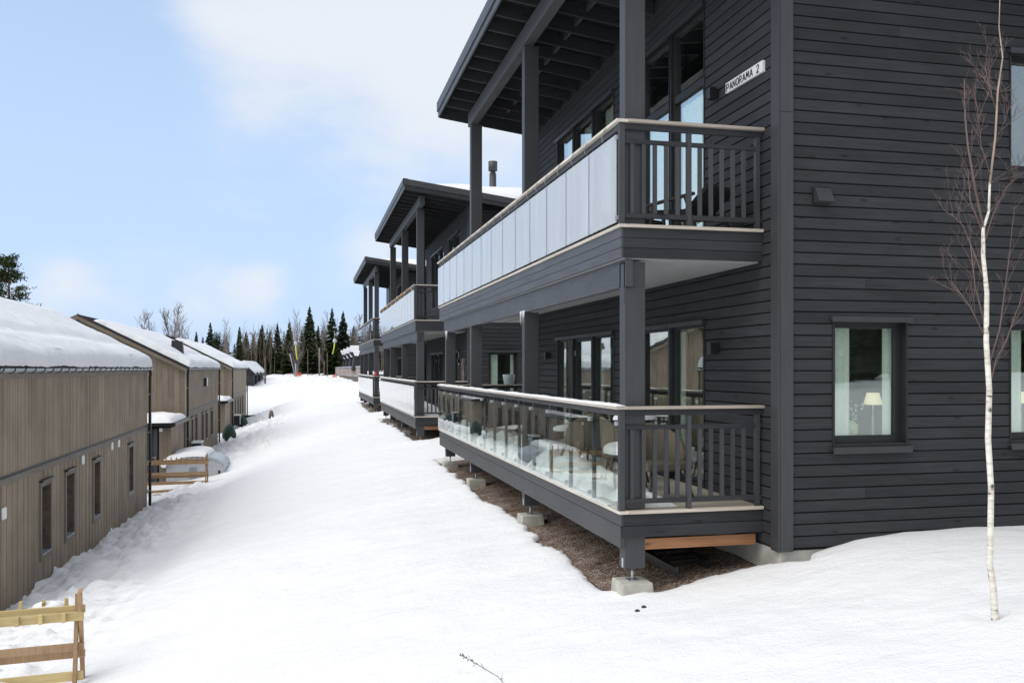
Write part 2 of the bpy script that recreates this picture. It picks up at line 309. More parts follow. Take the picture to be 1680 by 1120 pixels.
# ------------------------------------------------------------------ terrain
CP = np.array([
    (3.2, 8.5, -2.41), (3.27, 12, -2.38), (3.27, 17, -2.35), (3.3, 22, -2.30), (4.4, 24.6, -2.15), (3.3, 27.5, -2.30), (3.4, 36, -2.25), (3.4, 44, -2.3), (3.5, 52, -2.3), (3.6, 60, -2.2),
    (3.7, 8.5, -2.33), (4.3, 8.4, -2.22), (5.1, 8.25, -2.03), (5.6, 8.3, -1.90), (6.4, 8.3, -1.80), (8.1, 8.3, -1.79), (11, 8, -1.7), (15, 8, -1.5), (5.3, 5.9, -1.95), (2.4, 7.0, -2.50), (7, 3, -1.6), (3, 2.5, -2.3), (10, 0, -1.4),
    (1.0, 9.5, -2.86), (0, 13, -3.12), (-1.5, 17, -3.45), (-2.7, 11.8, -3.92), (-2.2, 7, -3.7), (-1, 2, -3.4), (0, 22, -3.1), (0, 30, -3.05), (.5, 45, -2.95), (0, 60, -2.75), (.5, 80, -2.2), (0, 100, -1.5), (0, 125, -.85),
    (-5.3, 17.3, -4.42), (-5.3, 24, -4.62), (-5.3, 32.2, -4.76), (-5.3, 13, -4.35), (-8, 16, -4.5), (-6, 36.5, -4.75), (-3.9, 36, -4.45), (-8, 38, -4.8), (-2.0, 34, -3.75), (-5.2, 44, -4.5), (-5.2, 50, -4.6), (-5.2, 57, -4.7), (-2.6, 48, -3.9), (-5.2, 67, -4.6), (-5.2, 83, -4.85), (-2.5, 70, -3.7),
    (-4, 90, -3.2), (-9, 101, -2.3), (-14, 116, -2.0), (-22, 130, -2.0), (-14, 60, -4.8), (-14, 40, -5), (-14, 80, -4.6),
    (10, 100, -1.0), (10, 125, -.6), (30, 60, -1.2), (30, 30, -1.0), (30, 110, 0), (-50, 60, -6), (-60, 110, -4), (-70, 160, -3), (0, 170, -.8), (60, 170, 0), (0, 260, -.5), (-100, 260, -3), (100, 260, 1), (110, 60, 1), (-110, 40, -8), (-110, -20, -8), (110, -20, 0), (20, -20, -.4), (0, -20, -2), (30, -50, 1.0), (-20, -50, -3), (-15, 0, -4.8), (-3, -8, -3.4), (12, -8, -.8)], dtype=float)
def tps_fit(P):
    n = len(P); d = np.linalg.norm(P[:, None, :2] - P[None, :, :2], axis=2)
    K = np.where(d > 0, d ** 2 * np.log(d + 1e-9), 0) + np.eye(n) * .3
    A = np.zeros((n + 3, n + 3)); A[:n, :n] = K; A[:n, n] = 1; A[:n, n + 1:] = P[:, :2]; A[n, :n] = 1; A[n + 1:, :n] = P[:, :2].T
    return np.linalg.solve(A, np.concatenate([P[:, 2], [0, 0, 0]]))
WT = tps_fit(CP)
def tps(x, y):
    x = np.asarray(x, float); y = np.asarray(y, float); z = WT[-3] + WT[-2] * x + WT[-1] * y
    for (px, py, _), wgt in zip(CP, WT[:-3]):
        d2 = (x - px) ** 2 + (y - py) ** 2; z = z + wgt * .5 * d2 * np.log(d2 + 1e-12)
    return z
rng = np.random.RandomState(3)
PERM = rng.rand(256, 256)
def vnoise(x, y):
    xi = np.floor(x).astype(int); yi = np.floor(y).astype(int); fx = x - xi; fy = y - yi
    fx = fx * fx * (3 - 2 * fx); fy = fy * fy * (3 - 2 * fy)
    g = lambda a, b: PERM[a % 256, b % 256]
    return (g(xi, yi) * (1 - fx) + g(xi + 1, yi) * fx) * (1 - fy) + (g(xi, yi + 1) * (1 - fx) + g(xi + 1, yi + 1) * fx) * fy - .5
def fbm(x, y, o=4):
    s = 0; a = 1.
    for k in range(o): s = s + a * vnoise(x * 2 ** k + 17 * k, y * 2 ** k + 9 * k); a *= .5
    return s
def sst(x, a, b):
    t = np.clip((x - a) / (b - a), 0, 1); return t * t * (3 - 2 * t)
def gravel_z(x, y): return -2.46 + .16 * np.clip(x - 3.3, 0, 1.6) + .02 * fbm(x * 2, y * 2)
BSHIFT = [(0, 0), (.10, 18.85), (.19, 37.7)]
def ground(x, y):
    z = tps(x, y)
    r = np.hypot(x, y)
    z = z + .10 * fbm(x * .35, y * .35, 3) * sst(r, 3, 20) + .045 * fbm(x * 1.1 + 5, y * 1.6, 4) * (.5 + np.clip(fbm(x * .22 + 9, y * .22, 2) + .4, 0, 1))
    # churned snow beside the left houses and on the far slope
    ch = sst(-x, 2.6, 4.2) * sst(y, 9, 15) * (1 - sst(y, 34, 37)) * sst(x, -8, -5.2)
    ch2 = sst(-x, .2, 2.2) * sst(y, 38, 44) * (1 - sst(y, 80, 90)) * .9
    ch3 = sst(y, 88, 98) * (1 - sst(y, 135, 150)) * .9
    rid = np.abs(fbm(x * 2.6 + 3, y * 2.6, 5))
    z = z + (.40 * ch + .60 * ch2) * (rid - .12) + .13 * ch * fbm(x * 5, y * 5, 3) + ch3 * .55 * (np.abs(fbm(x * .45, y * .45, 4)) - .1)
    # footprints trodden beside the left wall and a hollow round the birch
    fr = np.random.RandomState(12)
    for q in range(46):
        fy = 13 + q * .55; fx = -3.3 + .35 * math.sin(q * .35) + (.16 if q % 2 else -.16) + fr.uniform(-.06, .06)
        d2 = (x - fx) ** 2 / .012 + (y - fy) ** 2 / .035; z = z - .085 * np.exp(-d2) + .03 * np.exp(-(np.sqrt(d2) - 1.7) ** 2 * 3) 
    z = z - .06 * np.exp(-((x - 5.31) ** 2 + (y - 5.92) ** 2) / .02) + .02 * np.exp(-((x - 5.31) ** 2 + (y - 5.92) ** 2) / .12)
    # small bank and a shallow trough along the lane
    z = z - .10 * np.exp(-((x + 2.9 + .02 * (y - 20)) / .55) ** 2) * sst(y, 14, 18) * (1 - sst(y, 34, 40))
    # bare gravel round and below the three dark buildings
    for dx, dy in BSHIFT:
        X = x - dx; Y = y - dy
        nn = (.13 * fbm(x * 1.6, y * 1.6, 3) + .07 * fbm(x * 7, y * 7, 2)) * np.where(X < 3.9, 1, .5) + .02
        near = np.interp(X, [3.0, 3.3, 3.6, 4.2, 4.75, 5.0, 5.15, 5.3], [9.4, 9.15, 8.86, 8.80, 8.72, 8.60, 8.40, 8.6])
        inn = np.minimum(np.minimum(X - 3.28, Y - near), np.minimum(22.35 - Y, 14.5 - X)) + nn
        t = sst(inn, -.07, .05)
        lip = np.exp(-(inn / .12) ** 2) * .02
        z = z + lip - sst(inn, -.22, -.04) * .03
        z = z * (1 - t) + (gravel_z(X, Y) - .22) * t
    return z
def axis(spans):
    out = []
    for a, b, st in spans: out += list(np.arange(a, b, st))
    return np.array(out + [spans[-1][1]])
GX = np.concatenate([-np.geomspace(260, 9.2, 34), axis([(-9, 2.6, .10), (2.6, 6, .055), (6, 9, .1)]), np.geomspace(9.2, 260, 36)])
GY = np.concatenate([-np.geomspace(160, 2.2, 22), axis([(-2, 5, .4), (5, 14, .055), (14, 24, .07), (24, 46, .14), (46, 90, .3), (90, 140, .6)]), np.geomspace(141, 420, 24)])
def grid_obj(name, gx, gy, zf, mat):
    xx, yy = np.meshgrid(gx, gy); zz = zf(xx, yy); nx, ny = len(gx), len(gy)
    me = bpy.data.meshes.new(name); co = np.stack([xx, yy, zz], -1).reshape(-1, 3)
    idx = np.arange(nx * ny).reshape(ny, nx); q = np.stack([idx[:-1, :-1], idx[:-1, 1:], idx[1:, 1:], idx[1:, :-1]], -1).reshape(-1, 4)
    me.vertices.add(len(co)); me.vertices.foreach_set('co', co.ravel())
    me.loops.add(q.size); me.loops.foreach_set('vertex_index', q.ravel().astype(np.int32))
    me.polygons.add(len(q)); me.polygons.foreach_set('loop_start', np.arange(0, q.size, 4, dtype=np.int32))
    me.polygons.foreach_set('use_smooth', np.ones(len(q), bool)); me.update(calc_edges=True); me.validate(); me.materials.append(mat)
    return link(name, me)
props(grid_obj('snow_ground', GX, GY, ground, M_snow), 'white snow covering the slope between the houses', kind='structure')
for dx, dy in BSHIFT:
    g = grid_obj('gravel_ground', np.arange(3.2, 15.4, .1) + dx, np.arange(8.45, 22.9, .1) + dy, lambda x, y, dx=dx, dy=dy: gravel_z(x - dx, y - dy), M_gravel)
    props(g, 'bare brown gravel under the balcony of a dark building', kind='structure')
def gz(x, y): return float(ground(np.array([float(x)]), np.array([float(y)]))[0])

# ------------------------------------------------------------------ dark apartment buildings
XB, XW, YN, YF, YE, YW = 3.26, 4.90, 8.82, 21.84, 8.47, 18.66
ZB, PITCH = -1.93, .1265
FM_F = lambda u, n, z: (XW - n, u, z)       # facade plane, u along Y, n outwards
FM_E = lambda u, n, z: (u, YE - n, z)       # end wall, u along X
def holes_grid(fm, mb, u0, u1, z0, z1, holes, n0, n1):
    us = sorted({u0, u1, *[h[0] for h in holes], *[h[1] for h in holes]}); zs = sorted({z0, z1, *[h[2] for h in holes], *[h[3] for h in holes]})
    for a, b in zip(us[:-1], us[1:]):
        run = None
        for c, d in zip(zs[:-1], zs[1:]):
            if any(h[0] <= a and b <= h[1] and h[2] <= c and d <= h[3] for h in holes):
                if run: fbox(fm, mb, a, b, n0, n1, *run); run = None
            else: run = (run[0], d) if run else (c, d)
        if run: fbox(fm, mb, a, b, n0, n1, *run)
BCACHE = {}
def board_obj(fm, u0, u1, z0, z1, parent, facade):
    L, h = round(u1 - u0, 3), round(z1 - z0 - .013, 4)
    if L < .03 or h < .015: return
    k = (L, h)
    if k not in BCACHE:
        m = MB(); t = .022
        save = OFF[:]; OFF[:] = [0, 0, 0]
        # chamfered front edges, front face at local y=-t
        c = .004
        vs = []
        for x in (-L / 2, L / 2):
            vs += [(x, 0, -h / 2), (x, -t + c, -h / 2), (x, -t, -h / 2 + c), (x, -t, h / 2 - c), (x, -t + c, h / 2), (x, 0, h / 2)]
        m.add(vs, [(0, 1, 2, 3, 4, 5), (11, 10, 9, 8, 7, 6)] + [(i, 6 + i, 6 + (i + 1) % 6, (i + 1) % 6) for i in range(6)])
        me = bpy.data.meshes.new('cladding_board'); me.from_pydata(m.v, [], m.f); me.materials.append(M_board); me.update(); BCACHE[k] = me
        OFF[:] = save
    o = link('cladding_board', BCACHE[k], parent)
    p = Vector(fm((u0 + u1) / 2, random.uniform(-.0215, -.020), z0 + (z1 - z0) / 2 + .0065)) + Vector(OFF) - wloc(parent)
    o.location = p; o.rotation_euler = (0, 0, -math.pi / 2 if facade else 0)
def clad(fm, u0, u1, z0, z1, holes, parent, facade, detail, joints=()):
    mb = MB(); k = 0
    z = z0
    while z < z1 - .03:
        zt = min(z + PITCH, z1)
        cuts = sorted([h for h in holes if h[2] < zt - .012 and h[3] > z + .012])
        p = u0; segs = []
        for h in cuts:
            if h[0] > p: segs.append((p, h[0], z, zt))
            if h[3] < zt - .012: segs.append((max(p, h[0]), h[1], h[3], zt))
            if h[2] > z + .012: segs.append((max(p, h[0]), h[1], z, h[2]))
            p = max(p, h[1])
        if p < u1: segs.append((p, u1, z, zt))
        for s0, s1, a, b in segs:
            js = [s0] + [j for j in [jj + ((k * 7) % 9 - 4) * .42 for jj in joints] if s0 + .8 < j < s1 - .4 and k % 2 == 0] + [s1]
            for q0, q1 in zip(js[:-1], js[1:]):
                q1_ = q1 - (.003 if q1 != s1 else 0)
                if detail: board_obj(fm, q0, q1_, a, b, parent, facade)
                else: fbox(fm, mb, q0, q1_, -.02, .002, a + .013, b)
        z = zt; k += 1
    if not detail: mb.build('cladding', M_clady if facade else M_cladx, parent, kind='stuff')
def window(fm, u0, u1, z0, z1, parent, name='window', mid=None, curtain=None, sill=True, side=1, cap=True, jamb=.02, glass=None, fr=.055, door=False, inset=.13):
    m = MB(); n0, n1 = -inset - .05, -inset + .015
    fbox(fm, m, u0 + jamb, u0 + jamb + fr, n0, n1, z0 + .02, z1 - .02); fbox(fm, m, u1 - jamb - fr, u1 - jamb, n0, n1, z0 + .02, z1 - .02)
    a, b = u0 + jamb + fr, u1 - jamb - fr
    fbox(fm, m, a, b, n0, n1, z0 + .02, z0 + .02 + fr * 1.3); fbox(fm, m, a, b, n0, n1, z1 - .02 - fr, z1 - .02)
    if mid: fbox(fm, m, a, b, n0, n1, mid - .05, mid + .05)
    o = m.build(name, M_frame, parent)
    def mk(nm, mat, *boxes):
        q = MB()
        for bx in boxes: fbox(fm, q, *bx)
        return q.build(nm, mat, o)
    mk('jamb', M_frame, (u0, u0 + jamb, -.20, .012, z0, z1), (u1 - jamb, u1, -.20, .012, z0, z1), (u0 + jamb, u1 - jamb, -.20, .010, z1 - .02, z1), (u0 + jamb, u1 - jamb, -.20, .010, z0, z0 + .02))
    zs = [z0 + .02 + fr * 1.3, z1 - .02 - fr]
    if mid: zs = [zs[0], mid - .05, mid + .05, zs[1]]
    for i in range(0, len(zs), 2): mk('pane', glass or M_glass, (a, b, -inset - .030, -inset - .022, zs[i], zs[i + 1]))
    if cap: mk('drip_cap', M_flash, (u0 - .03, u1 + .03, .003, .055, z1 - .012, z1 + .028), (u0 - .032, u1 + .032, .055, .060, z1 - .030, z1 + .030))
    if sill: mk('sill', M_flash, (u0 - .02, u1 + .02, .0, .06, z0 - .03, z0 + .0), (u0 - .022, u1 + .022, .06, .066, z0 - .07, z0 - .001), (u0 + jamb, u1 - jamb, -.10, .0, z0 + .02, z0 + .028))
    if door:
        h = MB(); p = fm(a - fr * .4, -inset + .03, z0 + .98); q = fm(a + .09, -inset + .045, z0 + 1.0)
        h.box(p[0] - .01, q[0] + .01, p[1], q[1], p[2], q[2]); h.build('handle', M_steel, o)
        h = MB()
        for zz in (z0 + .3, z1 - .35): fbox(fm, h, u1 - jamb - .03, u1 - jamb - .005, -inset + .015, -inset + .03, zz, zz + .1)
        h.build('hinge', M_steel, o)
    if curtain:
        for (c0, c1, cz0, cz1, amp) in curtain:
            nu = 26; vs = []; fs = []
            for i in range(nu + 1):
                uu = c0 + (c1 - c0) * i / nu; nn = -inset - .075 + amp * math.sin(i * 1.9) * (.6 + .4 * math.sin(i * .7))
                for zz in (cz0, cz1): vs.append(fm(uu, nn, zz))
            for i in range(nu): fs.append((2 * i, 2 * i + 2, 2 * i + 3, 2 * i + 1))
            cm_ = MB(); cm_.add(vs, fs, True); cm_.build('curtain', M_curtain, o)
    return o
def balustrade(level, deckz, glassmat_, parent, detail, snowy):
    railz = deckz + 1.08
    # --- front: handrail, subrail, posts, clamps, glass
    def P(nm, mat, *boxes, lab=None):
        q = MB()
        for bx in boxes: q.box(*bx)
        return q.build(nm, mat, parent, lab)
    P('handrail', M_raily, (XB - .07, XB + .06, YN - .03, YF + .03, railz - .005, railz + .025))
    P('handrail', M_rail, (XB + .062, XW - .003, YN - .05, YN + .075, railz - .005, railz + .025))
    P('rail_beam', M_dy, (XB - .022, XB + .022, YN + .05, YF - .05, railz - .075, railz - .007))
    npan = 14; pw = (YF - YN - .06) / npan
    for i in range(npan + 1):
        y = YN + .03 + i * pw
        if 0 < i < npan: P('rail_post', M_dz, (XB - .01, XB + .03, y - .022, y + .022, deckz + .0, railz - .077))
    nc = MB()
    for i in range(npan):
        y = YN + .03 + i * pw
        m = MB(); m.box(XB - .055, XB - .045, y + .014, y + pw - .014, deckz + .02, deckz + .95); m.build('glass_panel', glassmat_, parent)
        if i and glassmat_ is M_milk: m = MB(); m.box(XB - .054, XB - .046, y - .012, y + .012, deckz + .02, deckz + .95); m.build('edge_seal', M_flash if glassmat_ is M_milk else M_lgrey, parent)
        if detail:
            for zz in (deckz + .05, deckz + .90):
                for yy in (y + .001,): nc.box(XB - .065, XB - .012, yy - .016 + (.02 if i == 0 else 0), yy + .016 + (.02 if i == 0 else 0), zz, zz + .045)
    if detail: nc.build('glass_clamp', M_steel, parent, kind='stuff')
    for zz in (railz - .16 if False else None,):
        pass
    # --- ends: near balusters and far balusters
    for ye, sgn in ((YN, 1), (YF, -1)):
        y0, y1 = (ye, ye + .045) if sgn > 0 else (ye - .045, ye)
        x1 = XW - .003 if sgn > 0 else 8.2
        P('rail_beam', M_dx, (XB + .03, x1, y0 + .003, y1 - .003, railz - .072, railz - .007))
        P('rail_beam', M_dx, (XB + .03, x1, y0 + .006, y1 - .006, deckz + .86, deckz + .905)); P('rail_beam', M_dx, (XB + .03, x1, y0 + .006, y1 - .006, deckz + .07, deckz + .12))
        P('rail_post', M_dz, (XB - .03, XB + .03, y0 - .006, y1 + .006, deckz, railz - .007))
        if sgn < 0: P('handrail', M_rail, (XB + .062, 8.2, YF - .09, YF + .03, railz - .005, railz + .025))
        xs = [3.38, 3.51, 3.64, 3.77, 3.90] + [4.16, 4.29, 4.42, 4.55, 4.68] if sgn > 0 else [3.4 + .13 * i for i in range(36) if (i % 7) != 5]
        mids = [4.03, 4.84] if sgn > 0 else [4.05 + .91 * i for i in range(5)]
        for xm in mids: P('rail_post', M_dz, (xm - .024, xm + .024, y0 - .004, y1 + .004, deckz, railz - .073))
        if sgn > 0 or detail:
            for xx in xs: P('baluster', M_dz, (xx - .022, xx + .022, y0 + .01, y1 - .01, deckz + .122, deckz + .858))
        else:
            q = MB()
            for xx in xs: q.box(xx - .022, xx + .022, y0 + .01, y1 - .01, deckz + .122, deckz + .858)
            q.build('baluster_row', M_dz, parent, kind='stuff')
def balcony(b, level, deckz, gm, detail, snowy):
    lab = 'upper balcony with railing' if level else 'lower balcony standing on posts'
    m = MB(); m.box(XB + .02, XW - .003, YN + .03, YF - .03, deckz - .20, deckz - .05); m.box(XW - .003, 8.2, YW + .26, YF - .03, deckz - .20, deckz - .05)
    p = m.build('balcony', M_dx, b, lab)
    def P(nm, mat, *boxes, lab=None):
        q = MB()
        for bx in boxes: q.box(*bx)
        return q.build(nm, mat, p, lab)
    # edge boards and decking
    P('edge_board', M_raily, (XB - .035, XB + .075, YN - .02, YF + .02, deckz - .045, deckz - .012)); P('edge_board', M_rail, (XB + .077, XW - .003, YN - .03, YN + .075, deckz - .045, deckz - .012))
    if detail and not level:
        y = YN + .085
        while y < YF - .1:
            P('deck_board', M_deck, (XB + .082, XW - .004, y, y + .115, deckz - .046, deckz - .018)); y += .122
    else:
        q = MB(); y = YN + .085
        while y < YF - .1: q.box(XB + .082, XW - .004, y, y + .115, deckz - .046, deckz - .018); y += .122
        q.build('decking', M_deck, p, kind='stuff')
    P('decking', M_deck, (XW + .3, 8.2, YW + .27, YF - .03, deckz - .046, deckz - .018))
    zt = deckz - .048
    if level:
        for k in range(3):
            P('fascia_board', M_dy, (XB - .012, XB + .012, YN, YF, zt - .108 * (k + 1) + .006, zt - .108 * k)); P('fascia_board', M_dx, (XB + .013, XW - .003, YN + .001, YN + .022, zt - .108 * (k + 1) + .006, zt - .108 * k))
            P('fascia_board', M_dx, (XB + .013, 8.2, YF - .022, YF - .001, zt - .108 * (k + 1) + .006, zt - .108 * k))
        zb = zt - .33
        y = YN + .04; q = MB()
        while y < YF - .05: q.box(XB + .03, XW - .03, y, min(y + .13, YF - .04), zb, zb + .02); y += .134
        while y < YF - .05: q.box(XW, 8.1, y, y + .13, zb, zb + .02); y += .134
        q.box(XW + .02, 8.1, YW + .3, YF - .04, zb + .001, zb + .019)
        q.build('soffit', M_soffit, p, kind='stuff')
        P('beam', M_dy, (XB + .05, XB + .13, YN + .02, 21.5, .87, zb - .004))
    else:
        P('fascia_board', M_dy, (XB - .012, XB + .012, YN, YF, zt - .125, zt)); P('beam', M_dy, (XB - .010, XB + .04, YN + .022, YF, zt - .36, zt - .133))
        for k in range(2): P('fascia_board', M_dx, (XB + .013, XW - .003, YN - .002, YN + .020, zt - .128 * (k + 1) + .007, zt - .128 * k))
        for k in range(2): P('fascia_board', M_dx, (XB + .013, 8.2, YF - .022, YF - .002, zt - .128 * (k + 1) + .007, zt - .128 * k))
        P('joist', M_raw, (XB + .26, XW - .06, YN + .05, YN + .095, -1.94, -1.825), lab='raw pine joist under the near end')
        for yy in (13.4, 17.9, 21.2): P('joist', M_dx, (XB + .06, XW - .06, yy - .03, yy + .03, -1.93, -1.78))
    q = p
    balustrade(level, deckz - .01, gm, p, detail, snowy)
    return p
FAC_WIN = [(10.26, 11.32), (11.36, 12.44), (13.62, 14.70), (14.74, 15.86), (15.90, 16.95)]
def roofz(x): return 5.31 - .135 * (x - XB)
def building(k, label, gm_up, gm_lo):
    detail = k == 0
    OFF[0], OFF[1] = BSHIFT[k][0], BSHIFT[k][1]
    b = thing('apartment_building', label, 'building', (XW, YE, ZB))
    X1 = 14.9
    fh = [(a, c, -1.50, .58) for a, c in FAC_WIN] + [(a, c, 1.62, 4.58) for a, c in FAC_WIN[:2]] + [(a, c, 2.35, 4.52) for a, c in FAC_WIN[2:]]
    eh = [(5.53, 6.46, -.85, .53), (7.79, 8.72, -.85, .53), (7.79, 8.72, 2.22, 3.60), (11.5, 12.4, -.85, .53), (11.5, 12.4, 2.22, 3.60)]
    ztop = 5.35
    w = MB()
    holes_grid(FM_F, w, YE + .26, YW, ZB, ztop, fh, -.25, -.022)
    holes_grid(FM_E, w, XW + .022, X1, ZB, 3.9, eh, -.25, -.022)
    # sloping top of the end walls
    for yy in (YE + .022, YW - .02):
        w.prism([(XW + .022, yy, 3.9), (X1, yy, 3.9), (X1, yy, roofz(X1) + .15), (XW + .022, yy, roofz(XW) + .15)], (0, 0, 0), (0, .228, 0)) if yy < 10 else None
    w.box(XW + .25, X1, YW - .25, YW, ZB, 3.9); w.box(X1 - .2, X1, YE + .25, YW - .25, ZB, 3.9)
    wo_ = w.build('wall', M_room, b)
    f = MB(); f.box(XW + .25, X1 - .2, YE + .25, YW - .25, ZB + .02, -1.52); f.box(XW + .25, X1 - .2, YE + .25, YW - .25, 1.2, 1.5); f.box(9.8, 9.9, YE + .25, YW - .25, -1.5, 1.2); f.box(9.8, 9.9, YE + .25, YW - .25, 1.5, 4.1)
    f.box(XW + .25, 9.8, 13.0, 13.1, -1.5, 1.2); f.box(XW + .25, 9.8, 13.0, 13.1, 1.5, 4.3); f.box(7.05, 7.15, YE + .25, 13, -1.5, 1.2)
    f.build('floor_slab', M_inner, b)
    clad(FM_F, YE + .135, YW, ZB, 5.32, fh, wo_, True, detail, joints=(13.2,))
    clad(FM_E, XW + .155, X1 if not detail else 11.0, ZB, 5.0 if not detail else 4.55, eh, wo_, False, detail, joints=(7.2,))
    if detail: clad(FM_E, 11.002, X1, ZB, 4.3, eh, wo_, False, False)
    # far end cladding
    q = MB(); z = ZB
    while z < 4.0: q.box(XW, X1, YW + .0, YW + .022, z + .013, z + PITCH); z += PITCH
    q.build('cladding', M_cladx, wo_, kind='stuff')
    # corner boards
    q = MB(); q.box(XW - .028, XW - .001, YE - .026, YE + .13, ZB - .02, 5.3); q.build('corner_board', M_dz, wo_, bevel=.003)
    q = MB(); q.box(XW + .001, XW + .150, YE - .028, YE + .0, ZB - .02, 2.72); q.build('corner_board', M_dz, wo_, bevel=.003)
    q = MB(); q.box(XW + .001, XW + .150, YE - .027, YE + .0, 2.724, 5.1); q.build('corner_board', M_dz, wo_, bevel=.003)
    fd = MB(); fd.box(XW + .03, X1 - .05, YE + .03, YW - .03, -2.9, ZB - .021); fd.build('foundation', M_conc, b, bevel=.01)
    # openings
    for i, (a, c) in enumerate(FAC_WIN):
        isd = i == 3
        cur = [(c - .22, c - .06, -1.4, .5, .02)] if i in (0, 2, 4) else None
        window(FM_F, a, c, -1.50, .58, wo_, 'balcony_door' if isd else 'window', sill=False, door=isd, curtain=cur, fr=.07 if isd else .038, inset=.04)
        if i < 2: window(FM_F, a, c, 1.62, 4.58, wo_, 'window', mid=3.66, curtain=[(a + .06, c - .08, 1.7, 3.55, .03)], sill=False, inset=.04, fr=.045)
        else: window(FM_F, a, c, 2.35, 4.52, wo_, 'window', curtain=[(a + .05, c - .3, 2.4, 4.4, .03)], sill=False, inset=.04, fr=.045)
        if detail or k == 1:
            g = MB()
            if i in (0, 2, 3): g.box(XW - .03, XW - .002, c + .002, c + .038, -1.5, .6); g.build('mullion_board', M_dz, wo_)
    for (a, c, z0, z1) in eh:
        low = z0 < 0
        cur = [(a + .03, a + .33, z0 + .03, z1 - .05, .02), (c - .19, c - .05, z0 + .03, z1 - .05, .012)] if low else None
        window(FM_E, a, c, z0, z1, wo_, 'window', curtain=cur, fr=.07, inset=.10)
    # roof
    y0, y1, x0 = 7.55, 18.30, 2.78
    q = MB(); q.prism([(x0, y0, roofz(x0) + .20), (15.5, y0, roofz(15.5) + .20), (15.5, y0, roofz(15.5) + .27), (x0, y0, roofz(x0) + .27)], (0, 0, 0), (0, y1 - y0 + .4, 0))
    r = q.build('roof', M_roofboard, b)
    yy = y0 + .14
    while yy < y1 + .1:
        q = MB(); q.prism([(x0 + .04, yy, roofz(x0 + .04)), (XW - .025, yy, roofz(XW)), (XW - .025, yy, roofz(XW) + .198), (x0 + .04, yy, roofz(x0 + .04) + .198)], (0, 0, 0), (0, .048, 0)); q.build('rafter', M_dx, r); yy += .60
    q = MB(); q.box(4.05, 4.10, y0 + .19, y1, roofz(4.08) + .10, roofz(4.08) + .196); q.build('nogging', M_dy, r)
    q = MB(); q.box(x0 - .03, x0 - .002, y0 - .03, y1 + .4, roofz(x0) - .02, roofz(x0) + .23); q.build('fascia_board', M_dy, r)
    q = MB(); q.box(x0 - .055, x0 - .032, y0 - .05, y1 + .42, roofz(x0) + .10, roofz(x0) + .30); q.box(x0 - .031, x0 + .08, y0 - .05, y1 + .42, roofz(x0) + .275, roofz(x0) + .295); q.build('fascia_flashing', M_flash, r)
    for ya, yb in ((y0 - .03, y0 - .002), (y1 + .402, y1 + .43)):
        q = MB(); q.prism([(x0, ya, roofz(x0) - .02), (15.5, ya, roofz(15.5) - .02), (15.5, ya, roofz(15.5) + .25), (x0, ya, roofz(x0) + .25)], (0, 0, 0), (0, yb - ya, 0)); q.build('fascia_board', M_dx, r)
        q = MB(); q.prism([(x0 - .055, ya - .02, roofz(x0) + .12), (15.5, ya - .02, roofz(15.5) + .12), (15.5, ya - .02, roofz(15.5) + .30), (x0 - .055, ya - .02, roofz(x0) + .30)], (0, 0, 0), (0, .018, 0)); q.build('fascia_flashing', M_flash, r)
    q = MB(); q.box(XB + .03, XB + .19, y0 + .5, 18.10, 5.02, 5.27 + .02); q.build('roof_beam', M_dy, r, bevel=.004)
    # flue
    q = MB(); cx, cy = 6.75, 13.6
    q.tube([(cx, cy, 4.7), (cx, cy, 7.32)], .13, 14); q.tube([(cx, cy, 7.32), (cx, cy, 7.42)], .10, 14); q.tube([(cx, cy, 7.42), (cx, cy, 7.77)], .17, 14); q.build('flue_pipe', M_flash, r)
    # posts
    for i, yc in enumerate((8.95, 13.38, 17.92, 21.25)):
        hw, hd = .082, .115
        xc = XB + .05
        def post(z0, z1, nm='post'):
            m = MB(); m.box(xc, xc + 2 * hd, yc - hw, yc + hw, z0, z1); return m.build(nm, M_dz, b, bevel=.004)
        post(-1.50, .868)
        if i < 3: post(1.53, 5.02)
        lp = post(-2.14, -1.78)
        m = MB(); m.tube([(xc + hd, yc, -2.14), (xc + hd, yc, -2.27)], .017, 8); m.build('screw_foot', M_steel, lp); m = MB(); m.box(xc + hd - .06, xc + hd + .06, yc - .06, yc + .06, -2.278, -2.268); m.build('foot_plate', M_steel, lp)
        m = MB(); m.box(xc - .006, xc, yc - .045, yc + .0, -2.13, -2.03); m.build('side_plate', M_steel, lp)
        if i == 0:
            m = MB(); m.box(xc, xc + 2 * hd, yc - hw, yc + hw, .869, 1.135); m.build('post', M_dz, b); m = MB(); m.box(xc - .004, xc, yc - hw + .02, yc + .04, .70, 1.12); m.build('nail_plate', M_flash, b)
        # footing block
        f = MB(); s0, s1 = (.17, .21)
        cx_, zz = xc + hd, -2.279
        f.add([(cx_ - s0, yc - s0, zz), (cx_ + s0, yc - s0, zz), (cx_ + s0, yc + s0, zz), (cx_ - s0, yc + s0, zz), (cx_ - s1, yc - s1, zz - .42), (cx_ + s1, yc - s1, zz - .42), (cx_ + s1, yc + s1, zz - .42), (cx_ - s1, yc + s1, zz - .42)],
              [(0, 1, 2, 3), (7, 6, 5, 4), (0, 4, 5, 1), (1, 5, 6, 2), (2, 6, 7, 3), (3, 7, 4, 0)])
        fo = f.build('footing_block', M_conc, None, bevel=.012)
        bn = ('nearest building', 'middle building', 'farthest building')[k]
        pn = ('near corner post', 'second balcony post', 'third balcony post', 'far corner post')[i]
        props(fo, f'concrete footing block under the {pn} of the {bn}', 'footing', 'concrete footings under the balcony posts')
    # downpipe at the far corner
    m = MB(); m.tube([(XW - .07, YW - .05, -1.2), (XW - .07, YW - .05, 5.1)], .045, 10); m.build('downpipe', M_white if k == 0 else M_black, b, label='pale downpipe at the far corner' if k == 0 else None)
